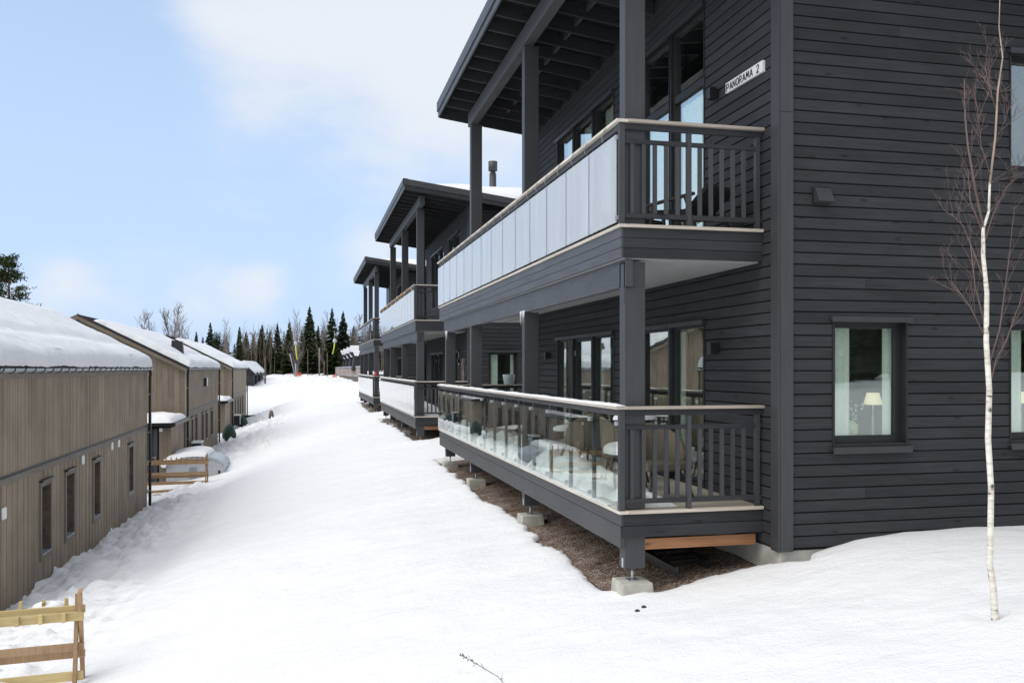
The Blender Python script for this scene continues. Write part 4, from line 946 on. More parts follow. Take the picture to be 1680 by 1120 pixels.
# flat roofed sheds between the houses
def shed(k, y0, y1, label, door):
    xr = XL - .05; t = thing('entrance_shed', label, 'shed', (xr, y0, -5))
    m = MB(); m.box(-9.5, xr - .02, y0 + .02, y1, -6, -2.35); w_ = m.build('wall', M_room, t)
    x = xr; kk = 0
    while x > -9.3:
        if not (door and -6.55 < x < -5.8): m = MB(); m.box(x - .142, x, y0 - .004 * (kk % 3), y0 + .018, -6, -2.42); m.build('cladding_board', M_lwx, w_)
        x -= .15; kk += 1
    q = MB(); y = y0
    while y < y1: q.box(xr - .018, xr + .004, y + .004, y + .105, -6, -2.42); y += .11
    q.build('cladding', M_lw, w_, kind='stuff')
    m = MB(); m.box(-9.5, xr + .22, y0 - .30, y1 - .05, -2.34, -2.20); r = m.build('roof', M_black, t)
    if door:
        m = MB(); m.box(-6.68, -5.86, y0 - .03, y0 + .015, -4.6, -2.45); d = m.build('door', M_door, t)
        m = MB(); m.box(-5.98, -5.90, y0 - .07, y0 - .032, -3.62, -3.57); m.tube([(-6.10, y0 - .07, -3.60), (-5.94, y0 - .07, -3.60)], .012, 6); m.build('handle', M_steel, d)
        m = MB(); m.box(-5.78, -5.66, y0 - .08, y0 - .002, -2.56, -2.42); m.build('door_lamp', M_white, t)
    m = MB(); m.tube([(xr - .75, y0 - .06, -2.4), (xr - .75, y0 - .06, -5)], .05, 8); m.build('downpipe', M_black, t)
    def fn(u, v):
        x = -9.4 + (xr + .12 + 9.4) * u; y = y0 - .25 + (y1 - y0 + .1) * v; e = min((1 - u) * 4, u * 4, v * (y1 - y0), (1 - v) * 2)
        return (x, y, -2.20 + (.26 * (1 - math.exp(-e / .10)) * (1 + .35 * nz3(x * 1.2 + k * 5, y * .7)) if e > .001 else 0))
    props(snow_sheet('roof_snow', fn, 50, 24, M_rsnow), ('pillow of snow on the flat shed roof above the grey door', 'pillow of snow on the farther flat shed roof')[k], 'snow', kind='stuff')
shed(0, 38.0, 42.0, 'flat roofed brown shed with a grey door between the first two brown houses', True)
shed(1, 62.8, 67.0, 'flat roofed brown shed between the second and third brown houses', False)
def heat_pump(y, z, label):
    t = thing('heat_pump', label, 'heat pump', (XL, y, z), 'outdoor heat pumps along the brown houses')
    m = MB(); m.box(XL + .15, XL + .55, y, y + .9, z, z + .72); m.build('casing', M_black, t, bevel=.02); m = MB(); m.box(XL + .551, XL + .57, y + .1, y + .8, z + .06, z + .66); m.build('grille', M_lgrey, t)
    m = MB(); m.box(XL + .12, XL + .58, y - .02, y + .92, z + .721, z + .80); m.build('lid', M_white, t, bevel=.02)
heat_pump(43.1, -4.2, 'outdoor heat pump with snowy lid at the corner of the second brown house'); heat_pump(67.6, -4.2, 'outdoor heat pump at the corner of the third brown house')
for xx, yy, s, lab in ((-4.7, 58.0, .8, 'dark green covered bulky bag at the far corner of the second brown house'), (-4.6, 69.0, .7, 'dark green shrub wrapped for winter at the third brown house')):
    m = MB(); m.lathe((xx, yy, gz(xx, yy) - .1), [(s * .5, 0), (s * .55, s * .4), (s * .35, s * .95), (.05, s * 1.2)], 12); props(m.build('covered_bag', M_rubber), lab, 'bag')

# ------------------------------------------------------------------ light grey arched container
cx, cy = -4.35, 37.6
t = thing('arched_container', 'light grey arched storage container half buried in snow behind the far timber rack', 'container', (cx, cy, -4.7))
m = MB(); n = 14; zb = -5.0
for y_, sc in ((cy - .0, 1),):
    poly = [(cx - 1.12, cy, zb), (cx + 1.12, cy, zb)] + [(cx + 1.12 * math.cos(a), cy, -3.98 + .42 * math.sin(a)) for a in np.linspace(0, math.pi, n)]
    m.prism(poly, (0, 0, 0), (0, 2.6, 0))
m.build('body', M_lgrey, t, bevel=.05)
m = MB(); m.prism([(cx - .25 + a, cy - .02, zz) for a, zz in ((0, -4.45), (.3, -4.45), (.3, -4.0), (0, -4.0))], (0, 0, 0), (0, .018, 0)); m.build('panel', M_gutter, t)
m = MB(); m.box(cx + .88, cx + .95, cy - .06, cy - .003, -4.5, -4.15); m.box(cx + .80, cx + .86, cy - .06, cy - .003, -4.62, -4.45); m.build('latch', M_black, t)
m = MB(); m.prism([(cx + 1.17 * math.cos(a), cy - .06, -3.98 + .46 * math.sin(a)) for a in np.linspace(0, math.pi, n)] + [(cx + 1.09 * math.cos(a), cy - .06, -3.98 + .38 * math.sin(a)) for a in np.linspace(math.pi, 0, n)], (0, 0, 0), (0, .055, 0)); m.build('rim', M_lgrey, t)
def fn(u, v):
    a = math.pi * (.36 + .66 * u); y = cy - .12 + 2.8 * v; e = min(u, 1 - u) * 3
    h = (.20 * (.7 + .9 * u) * (1 - math.exp(-min(e, v * 2.7) / .10)) * (1.0 + .3 * nz3(u * 3, v * 3)) if 0 < u < 1 and v > 0 else 0) + .0
    return (cx + (1.13 + h * .8) * math.cos(a), y, -3.98 + (.43 + h) * math.sin(a))
props(snow_sheet('snow_cap', fn, 36, 24, M_rsnow), 'thick snow draped over the arched grey container', 'snow', kind='stuff')

# ------------------------------------------------------------------ timber bicycle racks
def rack(x, y, z, rz, label, bright, sc=1.0, L=2.0, lean=0, notches=9):
    t = thing('timber_rack', label, 'rack', (0, 0, 0), 'slatted timber racks beside the brown houses'); t.location = (x, y, z); t.rotation_euler = (0, 0, rz)
    ma, mb_ = (M_pine, M_pineb) if bright else (M_pineb, M_pineb)
    def PB(nm, mat, mb):
        me = bpy.data.meshes.new(nm); me.from_pydata([(a * sc, b_ * sc, c_ * sc) for a, b_, c_ in mb.v], [], mb.f); me.materials.append(mat); me.update(); o = link(nm, me, t)
        md = o.modifiers.new('b', 'BEVEL'); md.width = .004; md.segments = 2; return o
    # crossed end posts
    for xe in (0, -L):
        for s, hh in ((-1, 1.18), (1, 1.10)):
            m = MB(); m.beam((xe + (.0 if s < 0 else -.05), -s * .30, -.45), (xe + (.0 if s < 0 else -.05), s * .10 + .0, hh), .045, .095, up=(0, 1, 0)); PB('post', mb_, m)
    for s, zz, hh, mm in ((-1, .80, .11, ma), (-1, .42, .095, mb_), (-1, .08, .11, ma), (1, .86, .095, ma), (1, .3, .095, mb_)):
        yy = -s * .30 + (s * .40) * (zz + .45) / 1.6 + (-.05 if s < 0 else .05)
        yy = (.30 - .40 * (zz + .45) / 1.6 - .05) * (1 if s < 0 else -1)
        m = MB(); m.box(-L + .02, -.02 + .06, -abs(yy) - .02 if s < 0 else abs(yy), -abs(yy) + .02 if s < 0 else abs(yy) + .035, zz, zz + hh); PB('rail', mm, m)
        if zz > .75:
            for j in range(notches):
                xx = -.20 - j * (L - .3) / notches; y_ = -abs(yy) - .02 if s < 0 else abs(yy) + .035
                m = MB()
                if s < 0: m.box(xx, xx + .045, y_ - .05, y_ - .001, zz + .002, zz + hh + .006)
                else: m.box(xx, xx + .04, y_ + .001, y_ + .04, zz, zz + hh + .09)
                PB('slat_block', ma, m)
    return t
rack(-2.74, 11.95, -3.93, R(6), 'yellowish timber rack half sunk in snow at the bottom left corner', True, 1.0, 2.6)
rack(-3.72, 35.9, -4.52, R(3), 'brown timber rack standing before the arched grey container', False, 1.05, 2.1, notches=10)
m = MB(); m.beam((-5.9, 35.1, -4.62), (-4.3, 34.9, -4.55), .12, .09)
props(m.build('timber_plank', M_pineb), 'low snowy timber plank lying in front of the farther rack', 'plank')
cap_snow(-3.12, 12.08, -3.02, .20, .08, .10, 'lump of snow resting on the rails of the near timber rack')
cap_snow(-4.0, 11.5, -3.95, .7, .35, .26, 'snow mound piled inside the near timber rack')

# ------------------------------------------------------------------ foreground birch
def branch_pts(p, d, L, n, wob, up=.0):
    pts = [p.copy()]
    for i in range(n):
        d = (d + Vector((random.gauss(0, wob), random.gauss(0, wob), random.gauss(0, wob) + up))).normalized(); p = p + d * L / n; pts.append(p.copy())
    return pts, d
def twig_system(mb, p, d, L, r, depth, nside=3, wob=.12, up=.05):
    pts, _ = branch_pts(p, d, L, 5, wob, up); rad = [max(r * (1 - .75 * i / 5), .0011) for i in range(6)]
    mb.tube(pts, rad, 4 if depth > 1 else 3, cap=False)
    if depth <= 0: return
    for k in range(nside + (2 if depth > 1 else 0)):
        q = random.uniform(.2, .98); i = min(4, int(q * 5)); pp = pts[i].lerp(pts[i + 1], q * 5 - i); dd = (pts[i + 1] - pts[i]).normalized()
        side = Vector((random.uniform(-1, 1), random.uniform(-1, 1), random.uniform(-.1, .9))).normalized()
        twig_system(mb, pp, (dd * .75 + side * .75).normalized(), L * random.uniform(.28, .5), r * .5, depth - 1, nside, wob, up)
random.seed(21)
def bp(u, v, dd=0):                      # trunk path measured in the tree's own plane, 6.97 m out
    d = 6.97 + dd; l = (u - 840) / 1445 * d; c, s = math.cos(TH), math.sin(TH); return Vector((l * c + d * s, d * c - l * s, (604 - v) * d / 1445))
t = thing('birch_tree', 'slender young white birch with reddish twigs before the dark end wall', 'tree', bp(1632, 1008) - Vector((0, 0, 0)))
tr = [bp(*q) for q in ((1634, 1030), (1632, 1005), (1630, 965), (1624, 925), (1625, 870), (1626, 800), (1621, 720), (1623, 640), (1618, 560), (1619, 480), (1613, 420), (1613, 375), (1622, 348), (1624, 300), (1633, 225), (1637, 150), (1645, 95), (1639, 45), (1641, -20))]
rad = [.031, .028, .0245, .0245, .023, .022, .0225, .0215, .020, .018, .016, .013, .010, .0085, .0075, .007, .0055, .004, .003]
m = MB(); m.tube(tr[:14], rad[:14], 12); m.build('trunk', M_birch, t)
m = MB(); m.tube(tr[13:], rad[13:], 8); m.build('leader', M_leader, t); m = MB()
arms = [((1613, 372), [(1600, 310), (1588, 240), (1583, 190), (1582, 130)], .010), ((1612, 380), [(1592, 330), (1588, 280)], .007), ((1618, 470), [(1600, 420), (1580, 370), (1560, 350)], .005), ((1618, 540), [(1600, 470), (1592, 400)], .008),
        ((1622, 600), [(1640, 540), (1648, 480), (1656, 420), (1664, 340)], .0065), ((1620, 560), [(1590, 500), (1560, 460)], .005), ((1614, 400), [(1630, 350), (1650, 310), (1668, 290)], .006), ((1622, 640), [(1634, 590), (1650, 560), (1672, 500), (1690, 440)], .006),
        ((1626, 290), [(1610, 240), (1604, 180)], .004), ((1634, 180), [(1622, 140), (1616, 110)], .003), ((1630, 240), [(1648, 200), (1652, 180)], .003)]
for (q0, path, r0) in arms:
    j = random.uniform(-.25, .25); pts = [bp(*q0)] + [bp(q[0], q[1], j * (i + 1) / len(path)) for i, q in enumerate(path)]
    m.tube(pts, [r0 * (1 - .7 * i / (len(pts) - 1)) for i in range(len(pts))], 6)
    for k in range(6):
        q = random.uniform(.15, 1); i = min(len(pts) - 2, int(q * (len(pts) - 1))); pp = pts[i].lerp(pts[i + 1], random.random()); dd = (pts[i + 1] - pts[i]).normalized()
        twig_system(m, pp, (dd + Vector((random.uniform(-.9, .9), random.uniform(-.6, .6), random.uniform(-.1, .6)))).normalized(), random.uniform(.16, .36), .0024, 2, 2)
for k in range(10):
    i = random.randint(9, 16); pp = tr[i]; twig_system(m, pp, Vector((random.uniform(-1, 1), random.uniform(-.6, .6), random.uniform(.1, .9))).normalized(), random.uniform(.2, .45), .0024, 2, 2)
m.build('twigs', M_twig, t)
for (x, y, lab) in ((3.28, 8.25, 'small dark bark scrap on the snow right of the near footing'), (3.18, 8.17, 'tiny dark crumb on the snow below the near footing')):
    m = MB(); z = gz(x, y); m.lathe((x, y, z - .01), [(.02, 0), (.03, .015), (.012, .03)], 5); props(m.build('bark_scrap', M_weed), lab, 'debris')
# dry weeds poking out of the snow
random.seed(5)
def weed(x, y, pts2, label):
    z = gz(x, y); t = thing('dry_weed', label, 'weed', (x, y, z)); m = MB(); c, s = math.cos(TH), math.sin(TH)
    P_ = [Vector((x + a * c, y - a * s, z + b_)) for a, b_ in pts2]
    m.tube(P_, .0028, 5)
    for k in range(len(P_) - 1):
        for _ in range(2): q = P_[k].lerp(P_[k + 1], random.random()); m.tube([q, q + Vector((random.uniform(-.05, .03), random.uniform(-.02, .02), random.uniform(-.03, .06)))], .0018, 4)
    m.build('stem', M_weed, t)
    m = MB()
    for _ in range(14): q = P_[-1].lerp(P_[-2], random.random() ** 2 * 1.2) + Vector([random.uniform(-.012, .012) for _ in range(3)]); m.lathe(tuple(q), [(.001, -.006), (.007, 0), (.001, .007)], 5)
    m.build('seed_heads', M_weed, t, kind='stuff')
weed(1.62, 7.35, [(.05, -.03), (-.02, .05), (-.14, .12), (-.22, .17), (-.34, .235)], 'dry dark weed stalk leaning left out of the snow at the bottom centre')
weed(.95, 7.75, [(.16, .0), (.08, .008), (.0, .02)], 'thin straw lying on the snow left of the weed stalk')

# ------------------------------------------------------------------ trees
def spruce_mesh(seed, h=12., w_=2.1, dense=1.0, base=.05):
    rnd = random.Random(seed); vs = []; fs = []
    n = int(58 * dense); 
    for i in range(n):
        t_ = (i + rnd.random() * .6) / n; z = h * (base + (1 - base) * t_); rr = w_ * (1 - t_) ** .82 * rnd.uniform(.78, 1.12) + .08
        nb = int(8 + 5 * (1 - t_))
        for k in range(nb):
            if rnd.random() < .12: continue
            a = rnd.uniform(0, 6.283); r = rr * rnd.uniform(.6, 1.1); droop = rnd.uniform(.18, .42) * r; ca, sa = math.cos(a), math.sin(a)
            tip = (r * ca, r * sa, z - droop + .12 * r); wd = .16 * r + .10
            for s in (0, .5):
                px_, py_, pz_ = r * s * ca, r * s * sa, z - droop * s * .6
                b = len(vs); ex = wd * (1.15 - .4 * s)
                vs += [(px_ * .6, py_ * .6, pz_ + .06), (px_ + (r - r * s) * .55 * ca - sa * ex, py_ + (r - r * s) * .55 * sa + ca * ex, pz_ - droop * .3 - rnd.uniform(.02, .22)), tip if s else (r * .85 * ca, r * .85 * sa, z - droop * .7),
                       (px_ + (r - r * s) * .55 * ca + sa * ex, py_ + (r - r * s) * .55 * sa - ca * ex, pz_ - droop * .3 - rnd.uniform(.12, .45))]
                fs += [(b, b + 1, b + 2), (b, b + 2, b + 3)]
    b = len(vs); vs += [(.06, 0, h * .97), (-.06, 0, h * .97), (0, 0, h * 1.03)]; fs.append((b, b + 1, b + 2))
    me = bpy.data.meshes.new('crown'); me.from_pydata(vs, [], fs); me.materials.append(M_spruce); me.update(); return me
def trunk_mesh(h, r, mat, n=7):
    m = MB(); m.tube([(0, 0, -1.2), (0, 0, h * .5), (0, 0, h * .98)], [r, r * .6, .02], n); me = bpy.data.meshes.new('trunk'); me.from_pydata(m.v, [], m.f); me.materials.append(mat); me.polygons.foreach_set('use_smooth', m.sm); me.update(); return me
def bare_mesh(seed, h=11., mat=None, spread=.55, rmin=.014):
    random.seed(seed); tr_ = MB(); cr = MB()
    pts, _ = branch_pts(Vector((0, 0, -1)), Vector((0, 0, 1)), h * .98, 9, .045, .05); rad = [.13 * (h / 11) * (1 - .88 * i / 9) + .01 for i in range(10)]
    tr_.tube(pts, rad, 6)
    for k in range(38):
        q = random.uniform(.28, 1); i = min(8, int(q * 9)); pp = pts[i].lerp(pts[i + 1], random.random()); L = h * .32 * (1.15 - q) + .5
        a = random.uniform(0, 6.28); d = Vector((math.cos(a) * spread, math.sin(a) * spread, random.uniform(.6, 1.1))).normalized()
        p2, d2 = branch_pts(pp, d, L, 4, .12, .08); cr.tube(p2, [max(rmin, .035 * (1 - j / 5)) for j in range(5)], 3, cap=False)
        for s in range(7):
            j = random.randint(0, 3); p3, _ = branch_pts(p2[j].lerp(p2[j + 1], random.random()), (d2 + Vector((random.uniform(-1, 1), random.uniform(-1, 1), random.uniform(0, 1)))).normalized(), L * .42, 3, .18, .05); cr.tube(p3, rmin, 3, cap=False)
    out = []
    for nm, mb in (('trunk', tr_), ('crown', cr)):
        me = bpy.data.meshes.new(nm); me.from_pydata(mb.v, [], mb.f); me.materials.append(mat or M_gtwig); me.update(); out.append(me)
    return out
SP = [spruce_mesh(s, 12, w_, d_) for s, w_, d_ in ((1, 2.3, 1), (2, 2.8, 1.1), (3, 1.9, 1), (4, 2.6, .95))]; TM = trunk_mesh(12, .16, M_trunk)
BR = [bare_mesh(31, 11), bare_mesh(32, 11, M_gtwig, .45), bare_mesh(33, 11, M_trunk, .5)]
def put_tree(kind, var, x, y, zb, h, label, group, rz=0):
    base = 12. if kind == 'spruce' else 11.
    t = thing('spruce_tree' if kind == 'spruce' else 'bare_tree', label, 'tree', (x, y, zb), group); t.rotation_euler = (0, 0, rz); s = h / base; t.scale = (s, s, s)
    if kind == 'spruce': link('trunk', TM, t); link('crown', SP[var], t)
    else:
        for me in BR[var]: link(me.name.split('.')[0], me, t)
    return t
def world_at(u, d):
    l = (u - 840) / 1445 * d; c, s = math.cos(TH), math.sin(TH); return l * c + d * s, d * c - l * s
random.seed(77)
# (px of trunk, distance, px height of top, kind, variant)
FOREST = [(393, 128, 535, 's', 2, 'small spruce just right of the third brown house roof'), (345, 150, 528, 's', 0, 'dark spruce rising behind the snowy roof of the third brown house'), (322, 150, 543, 's', 2, 'short spruce left of the spruce behind the snowy roof'),
    (430, 132, 532, 's', 1, 'bushy spruce at the left part of the forest edge'), (415, 140, 548, 's', 0, 'low spruce left of the bushy one at the forest edge'), (455, 128, 530, 's', 0, 'pointed spruce left of the first yellow lift hanger'), (475, 125, 527, 's', 1, 'broad spruce behind the first yellow lift hanger'),
    (508, 122, 502, 's', 1, 'tallest spruce in the middle of the forest edge'), (522, 126, 533, 's', 2, 'slim spruce right of the tallest one'), (545, 116, 505, 's', 3, 'wide dark spruce behind the second yellow lift hanger'), (563, 118, 510, 's', 1, 'dark spruce touching the right side of the widest one'),
    (443, 150, 540, 's', 3, 'dim spruce between the bushy spruce and the pointed one'), (495, 150, 540, 's', 3, 'dim spruce showing right behind the first yellow hanger'), (580, 150, 534, 's', 2, 'slim spruce above the four small dark cabins'), (403, 160, 545, 's', 1, 'short spruce above the end of the brown houses'), (372, 165, 549, 's', 3, 'low spruce behind the lone bare tree'), (533, 150, 545, 's', 0, 'low spruce left of the widest dark spruce'), (590, 160, 540, 's', 0, 'small spruce beside the farthest dark building')]
for u, d, top, kd, var, lab in FOREST:
    x, y = world_at(u, d); z = gz(x, y) - .2; h = (604 - top) * d / 1445 - z
    put_tree('spruce', var, x, y, z, h, lab or 'dark spruce in the dense forest edge behind the leading trees', 'spruces at the forest edge', random.uniform(0, 6))
BARE = [(232, 96, 508, 0, 'bare grey tree leftmost above the second brown house roof'), (252, 98, 507, 1, 'bare grey tree second from the left above the brown roofs'), (277, 94, 497, 0, 'bare grey tree with forked crown above the second roof'), (290, 99, 500, 2, 'bare tree just right of the forked one above the second roof'), (306, 94, 496, 1, 'bare grey tree rightmost above the second brown roof'),
    (372, 120, 521, 1, 'lone bare tree between spruces right of the brown roofs'), (487, 118, 506, 1, 'pale bare birch beside the first yellow lift hanger'), (531, 120, 508, 1, 'pale bare birch between the two tallest spruces'), (590, 124, 512, 0, 'bare tree at the right end of the forest edge'), (578, 122, 530, 2, 'low brown bare tree behind the four small cabins'), (600, 130, 525, 2, 'brown bare tree seen past the balcony of the farthest building'), (463, 140, 535, 2, 'low brown bare tree between the pointed and broad spruces'), (420, 140, 540, 2, 'low brown bare tree at the left end of the forest edge'), (557, 140, 530, 2, 'brown bare tree between the two right hand dark spruces'), (512, 138, 530, 2, 'brown bare tree just behind the tallest spruce'), (650, 130, 520, 2, 'bare tree hidden mostly behind the farthest dark building'), (398, 150, 545, 0, 'low grey bare tree above the end of the brown houses')]
for u, d, top, var, lab in BARE:
    x, y = world_at(u, d); z = gz(x, y) - .2; h = (604 - top) * d / 1445 - z
    put_tree('bare', var, x, y, z, h, lab or 'brown bare deciduous tree among the spruces', 'bare trees at the forest edge', random.uniform(0, 6))
# far wood behind, one mass
def far_wood():
    allv = []; allf = []; rnd = random.Random(4)
    tris = [(np.array([v.co[:] for v in me.vertices]), [tuple(p.vertices) for p in me.polygons]) for me in (spruce_mesh(8, 12, 2.0, .5), spruce_mesh(9, 12, 1.7, .5))]
    b = 0
    for k in range(190):
        u = rnd.uniform(330, 1150); d = rnd.uniform(152, 215); x, y = world_at(u, d); co, fs = tris[k % 2]; z = gz(x, y) - .5; h = ((604 - rnd.uniform(536, 566)) * d / 1445 - z) / 12
        a = rnd.uniform(0, 6.28); ca, sa = math.cos(a), math.sin(a)
        c2 = np.stack([(co[:, 0] * ca - co[:, 1] * sa) * h * 1.1 + x, (co[:, 0] * sa + co[:, 1] * ca) * h * 1.1 + y, co[:, 2] * h + z], 1); allv += c2.tolist(); allf += [tuple(i + b for i in f) for f in fs]; b += len(co)
    me = bpy.data.meshes.new('far_wood'); me.from_pydata(allv, [], allf); me.materials.append(M_spruce); me.update(); props(link('far_wood', me), 'dark mass of spruce forest behind the separate trees', 'forest', kind='stuff')
far_wood()
def far_scrub():
    m = MB(); rnd = random.Random(9); random.seed(9)
    for k in range(130):
        u = rnd.uniform(395, 680); d = rnd.uniform(118, 150); x, y = world_at(u, d); z = gz(x, y) - .2; h = rnd.uniform(4.5, 8.5)
        m.tube([(x, y, z), (x + rnd.uniform(-.3, .3), y, z + h * .5), (x + rnd.uniform(-.5, .5), y, z + h)], [.06, .04, .015], 3)
        for j in range(7):
            q = z + h * rnd.uniform(.35, .95); a = rnd.uniform(-1, 1); m.tube([(x, y, q), (x + a * .7, y + rnd.uniform(-.4, .4), q + rnd.uniform(.4, 1.1))], .016, 3, cap=False)
    props(m.build('forest_undergrowth', M_trunk), 'thin brown stems of undergrowth between the spruces', 'undergrowth', kind='stuff')
far_scrub()
# Scots pine at the left edge
def pine_tree():
    random.seed(14); d = 76; x, y = world_at(14, d); z0 = -4; top = (604 - 420) * d / 1445; t = thing('pine_tree', 'tall dark green pine at the left edge behind the nearest snowy roof', 'tree', (x, y, z0)); h = top - z0
    m = MB(); m.tube([(x, y, z0), (x + .1, y, z0 + h * .5), (x, y, z0 + h * .97)], [.24, .17, .03], 8); m.build('trunk', M_ptrunk, t)
    m = MB(); c = MB(); cx_ = []
    for k in range(74):
        q = random.uniform(.28, 1.0); a = random.uniform(0, 6.28); r = (2.6 * (1 - q) ** .5 + .35) * random.uniform(.55, 1.05); zz = z0 + h * q
        e = Vector((x + r * math.cos(a), y + r * math.sin(a), zz + .25 * r - .2)); m.tube([(x, y, zz - .3), tuple(e)], [.05, .015], 4)
        for s in (.55, .8, 1.0): cx_.append(Vector((x, y, zz - .3)).lerp(e, s))
    for ctr in cx_:
        for _ in range(46):
            p = ctr + Vector((random.gauss(0, .30), random.gauss(0, .30), random.gauss(0, .13))); a = Vector((random.uniform(-1, 1), random.uniform(-1, 1), random.uniform(-.2, 1))).normalized() * .24; b_ = a.cross(Vector((random.uniform(-1, 1), random.uniform(-1, 1), random.uniform(-1, 1)))).normalized() * .055
            c.add([tuple(p - b_), tuple(p + b_), tuple(p + a)], [(0, 1, 2)])
    m.build('branches', M_ptrunk, t); c.build('crown', M_pineleaf, t)
pine_tree()
# trees and slope behind the viewer, which the windows mirror
for i, (x, y, h, v) in enumerate(((15, -10, 8, 0), (19, -13, 10, 1), (12, -18, 11, 3), (23, -12, 10, 2), (27, -18, 12, 1), (16, -24, 13, 0), (32, -15, 12, 3), (9, -27, 13, 1), (21, -22, 14, 1), (25, -26, 14, 0))):
    put_tree('spruce', v, x, y, gz(x, y) - .2, h, 'spruce on the slope behind the viewpoint, mirrored in the end wall windows', 'spruces behind the viewpoint', i)
for i, (x, y, h, v) in enumerate(((17, -30, 15, 1), (23, -31, 16, 0), (29, -30, 16, 3), (35, -27, 16, 1), (34, -21, 14, 0), (38, -16, 14, 2), (29, -24, 14, 3), (18, -16, 9, 2), (40, -33, 18, 1), (13, -32, 15, 0))):
    put_tree('spruce', v, x, y, gz(x, y) - .2, h, 'spruce on the slope behind the viewpoint, mirrored in the end wall windows', 'spruces behind the viewpoint', i)
put_tree('bare', 1, 15, -9, gz(15, -9) - .2, 9, 'bare birch behind the viewpoint, mirrored in the right windows', 'bare trees behind the viewpoint', 1)

# ------------------------------------------------------------------ far dark cabins, fence, ski lift
def cabin(x, y, zb, w_, ln, h, ridge, label, group, yaw=0):
    t = thing('dark_cabin', label, 'cabin', (x, y, zb), group)
    m = MB(); m.prism([(x - w_ / 2, y, zb - 1.5), (x + w_ / 2, y, zb - 1.5), (x + w_ / 2, y, zb + h), (x, y, zb + h + ridge), (x - w_ / 2, y, zb + h)], (0, 0, 0), (0, ln, 0)); m.build('wall', M_cladx, t)
    m = MB()
    for s in (-1, 1): m.prism([(x, y - .3, zb + h + ridge + .02), (x + s * (w_ / 2 + .25), y - .3, zb + h - .25), (x + s * (w_ / 2 + .25), y - .3, zb + h - .13), (x, y - .3, zb + h + ridge + .14)], (0, 0, 0), (0, ln + .4, 0))
    m.build('roof', M_black, t)
    m = MB(); m.box(x - .35, x + .35, y - .03, y - .005, zb + .4, zb + h - .3); m.build('window', M_frame, t)
    m = MB()
    for s in (-1, 1): m.prism([(x, y - .2, zb + h + ridge + .15), (x + s * (w_ / 2 + .2), y - .2, zb + h - .08), (x + s * (w_ / 2 + .2), y - .2, zb + h + .22), (x, y - .2, zb + h + ridge + .5)], (0, 0, 0), (0, ln + .2, 0))
    props(m.build('roof_snow', M_rsnow, None, bevel=.1), 'snow on the roof of the ' + label, 'snow', kind='stuff')
for k, (u, d) in enumerate(((409, 96), (415, 100), (421, 104))):
    x, y = world_at(u, d); cabin(x - .6, y, -2.2, 2.0, 9, 1.7, .9, ('dark cabin with snowy roof nearest the brown houses', 'middle one of three small dark cabins left of the forest', 'farthest of three small dark cabins left of the forest')[k], 'dark cabins past the brown houses')
for k, (u, d, zz) in enumerate(((583.5, 92, .35), (577, 98, .3), (571, 104, .25), (566, 110, .2))):
    x, y = world_at(u, d); t = thing('dark_cabin', ('dark cabin with steep snowy roof nearest the farthest dark building', 'second dark cabin of the four on the right', 'third dark cabin of the four on the right', 'last and smallest dark cabin of the four on the right')[k], 'cabin', (x, y, zz), 'four dark cabins above the grey fence')
    wq, hq = .62, 2.2
    m = MB(); m.prism([(x - wq * .55, y, zz - .6), (x + 2.2, y, zz - .6), (x + 2.2, y, zz + 1.6), (x + .0, y, zz + 1.5)], (0, 0, 0), (0, 3.2, 0)); m.build('wall', M_cladx, t)
    m = MB(); m.prism([(x - .75, y - .1, zz + 1.35 + hq * .0), (x + .0, y - .1, zz + .45), (x + .62, y - .1, zz + 1.35)], (0, 0, 0), (0, .1, 0)); m.build('gable', M_black, t)
    m = MB(); m.prism([(x - .5, y - .12, zz + 1.98), (x + .62, y - .12, zz + 1.98), (x + .3, y - .12, zz + .95), (x - .12, y - .12, zz + .95)], (0, 0, 0), (0, 2.2, .1)); props(m.build('roof_snow', M_rsnow), ('snow on the roof of the nearest right hand dark cabin', 'snow on the second right hand dark cabin', 'snow on the third right hand dark cabin', 'snow on the last right hand dark cabin')[k], 'snow', kind='stuff')
# grey slatted terrace fence under them
d0, d1 = 88, 112; xa, ya = world_at(592, d0); xc, yc = world_at(551, d1)
t = thing('slatted_fence', 'pale grey slatted terrace fence on a dark base below the four cabins', 'fence', (xa, ya, -1.5))
for k in range(22):
    q = k / 21.; x = xa + (xc - xa) * q; y = ya + (yc - ya) * q; m = MB(); m.box(x - .05, x + .05, y - .05, y + .05, -1.6, .25 - .1 * q); m.build('fence_post', M_lgrey, t)
m = MB(); m.beam((xa, ya + .1, -.42), (xc, yc + .1, -.45), .04, .75); m.build('fence_panel', M_stone, t); m = MB(); m.beam((xa, ya, .18), (xc, yc, .10), .12, .07); m.build('fence_rail', M_lgrey, t); m = MB(); m.beam((xa, ya, -.80), (xc, yc, -.78), .10, .06); m.build('fence_rail', M_lgrey, t)
m = MB(); m.beam((xa, ya + .3, -1.35), (xc, yc + .3, -1.3), .3, .9); m.build('fence_base', M_trunk, t)
for u, d, s, lab in ((490, 110, .6, 'orange safety netting heap at the foot of the first lift pole'), (549, 104, .45, 'orange safety netting below the grey slatted fence')):
    x, y = world_at(u, d); z = gz(x, y); m = MB()
    for k in range(5): m.beam((x - .5 * s + .22 * k * s, y, z - .2), (x - .45 * s + .22 * k * s, y, z + .75 * s), .10 * s, .10 * s)
    for k in range(4): m.beam((x - .6 * s, y - .02, z + .1 + .18 * k * s), (x + .6 * s, y - .02, z + .14 + .17 * k * s), .03, .10 * s)
    props(m.build('safety_netting', M_orange), lab, 'netting')
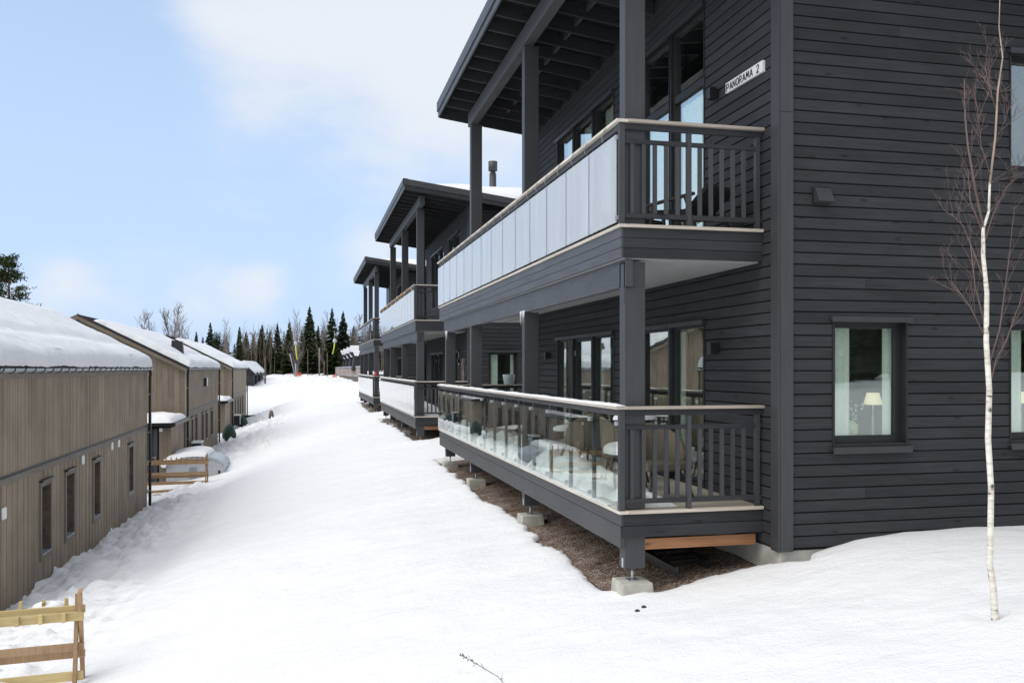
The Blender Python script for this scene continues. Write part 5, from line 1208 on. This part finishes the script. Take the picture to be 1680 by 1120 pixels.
def pole(u, d, ytop, r, label, mat, lean=0):
    x, y = world_at(u, d); z = gz(x, y) - .3; zt = (604 - ytop) * d / 1445; x2, y2 = world_at(u + lean, d); m = MB(); m.tube([(x, y, z), (x2, y2, zt)], r, 7); props(m.build('pole', mat), label, 'pole', 'poles along the ski lift')
pole(435, 98, 586, .09, 'brown wooden pole at the left of the snowy slope', M_trunk); pole(485, 112, 596, .10, 'grey upright pole under the first yellow hanger', M_gutter); pole(485.5, 112, 580, .06, 'pale pole leaning left beside the first yellow hanger', M_gutter, -10)
pole(524, 114, 571, .09, 'pale grey pole between the two yellow hangers', M_gtwig); pole(505, 112, 574, .05, 'thin pole right of the first yellow hanger', M_trunk); pole(537, 110, 578, .05, 'thin pole left of the second yellow hanger', M_trunk)
pole(532, 111, 592, .08, 'short dark pole stub left of the second yellow hanger', M_trunk)
def hanger(u, d, y0_, y1_, y2_, lean, label):
    x, y = world_at(u, d); Z = lambda v: (604 - v) * d / 1445; t = thing('lift_hanger', label, 'lift hanger', (x, y, Z(y1_)), 'yellow hangers on the ski lift cable')
    m = MB(); m.tube([(x, y, Z(y0_)), (x, y, Z(y1_))], .035, 5); m.build('hanger_rod', M_gutter, t)
    m = MB(); m.lathe((x, y, Z(y1_) - .25), [(.12, 0), (.22, .12), (.22, .35), (.12, .5)], 8); m.build('reel_box', M_lgrey, t)
    x2, y2 = world_at(u + lean * .25, d); x3, y3 = world_at(u + lean, d); m = MB(); m.tube([(x, y, Z(y1_) - .2), (x2, y2, Z((y1_ + y2_) / 2)), (x3, y3, Z(y2_))], .075, 6); m.build('tow_bar', M_yellow, t)
hanger(485, 111.5, 545, 563, 590, 2.5, 'first yellow ski lift hanger from the left, before the pale birch'); hanger(549, 109, 543, 559, 581, -3.5, 'second yellow ski lift hanger, before the widest dark spruce')
x0_, y0_ = world_at(485, 111.5); x1_, y1_ = world_at(549, 109); x2_, y2_ = world_at(640, 105); m = MB(); m.tube([(x0_ - 6, y0_ + .3, 4.3), (x0_, y0_, 59 * 111.5 / 1445), (x1_, y1_, 61 * 109 / 1445), (x2_, y2_, 4.9)], .02, 4); props(m.build('lift_cable', M_black), 'thin dark ski lift cable strung before the forest', 'cable')
# small dark things lying on the snow
def stump(u, v, z, s, label, mat):
    d = 1445 * (-z) / (v - 604); x, y = world_at(u, d); zz = gz(x, y); m = MB(); m.lathe((x, y, zz - .1), [(s * .5, 0), (s * .45, s * .8), (s * .25, s * 1.6)], 7); props(m.build('marker_stump', mat), label, 'stump')
stump(445, 684, -3.6, .42, 'small grey brown stump sticking out of the snowy lane', M_trunk)
x, y = world_at(415, 72); m = MB(); m.box(x - .8, x + .9, y, y + .3, gz(x, y) - .05, gz(x, y) + .16); props(m.build('dark_kerb', M_black), 'low dark bar lying in the snow beyond the third brown house', 'bar')
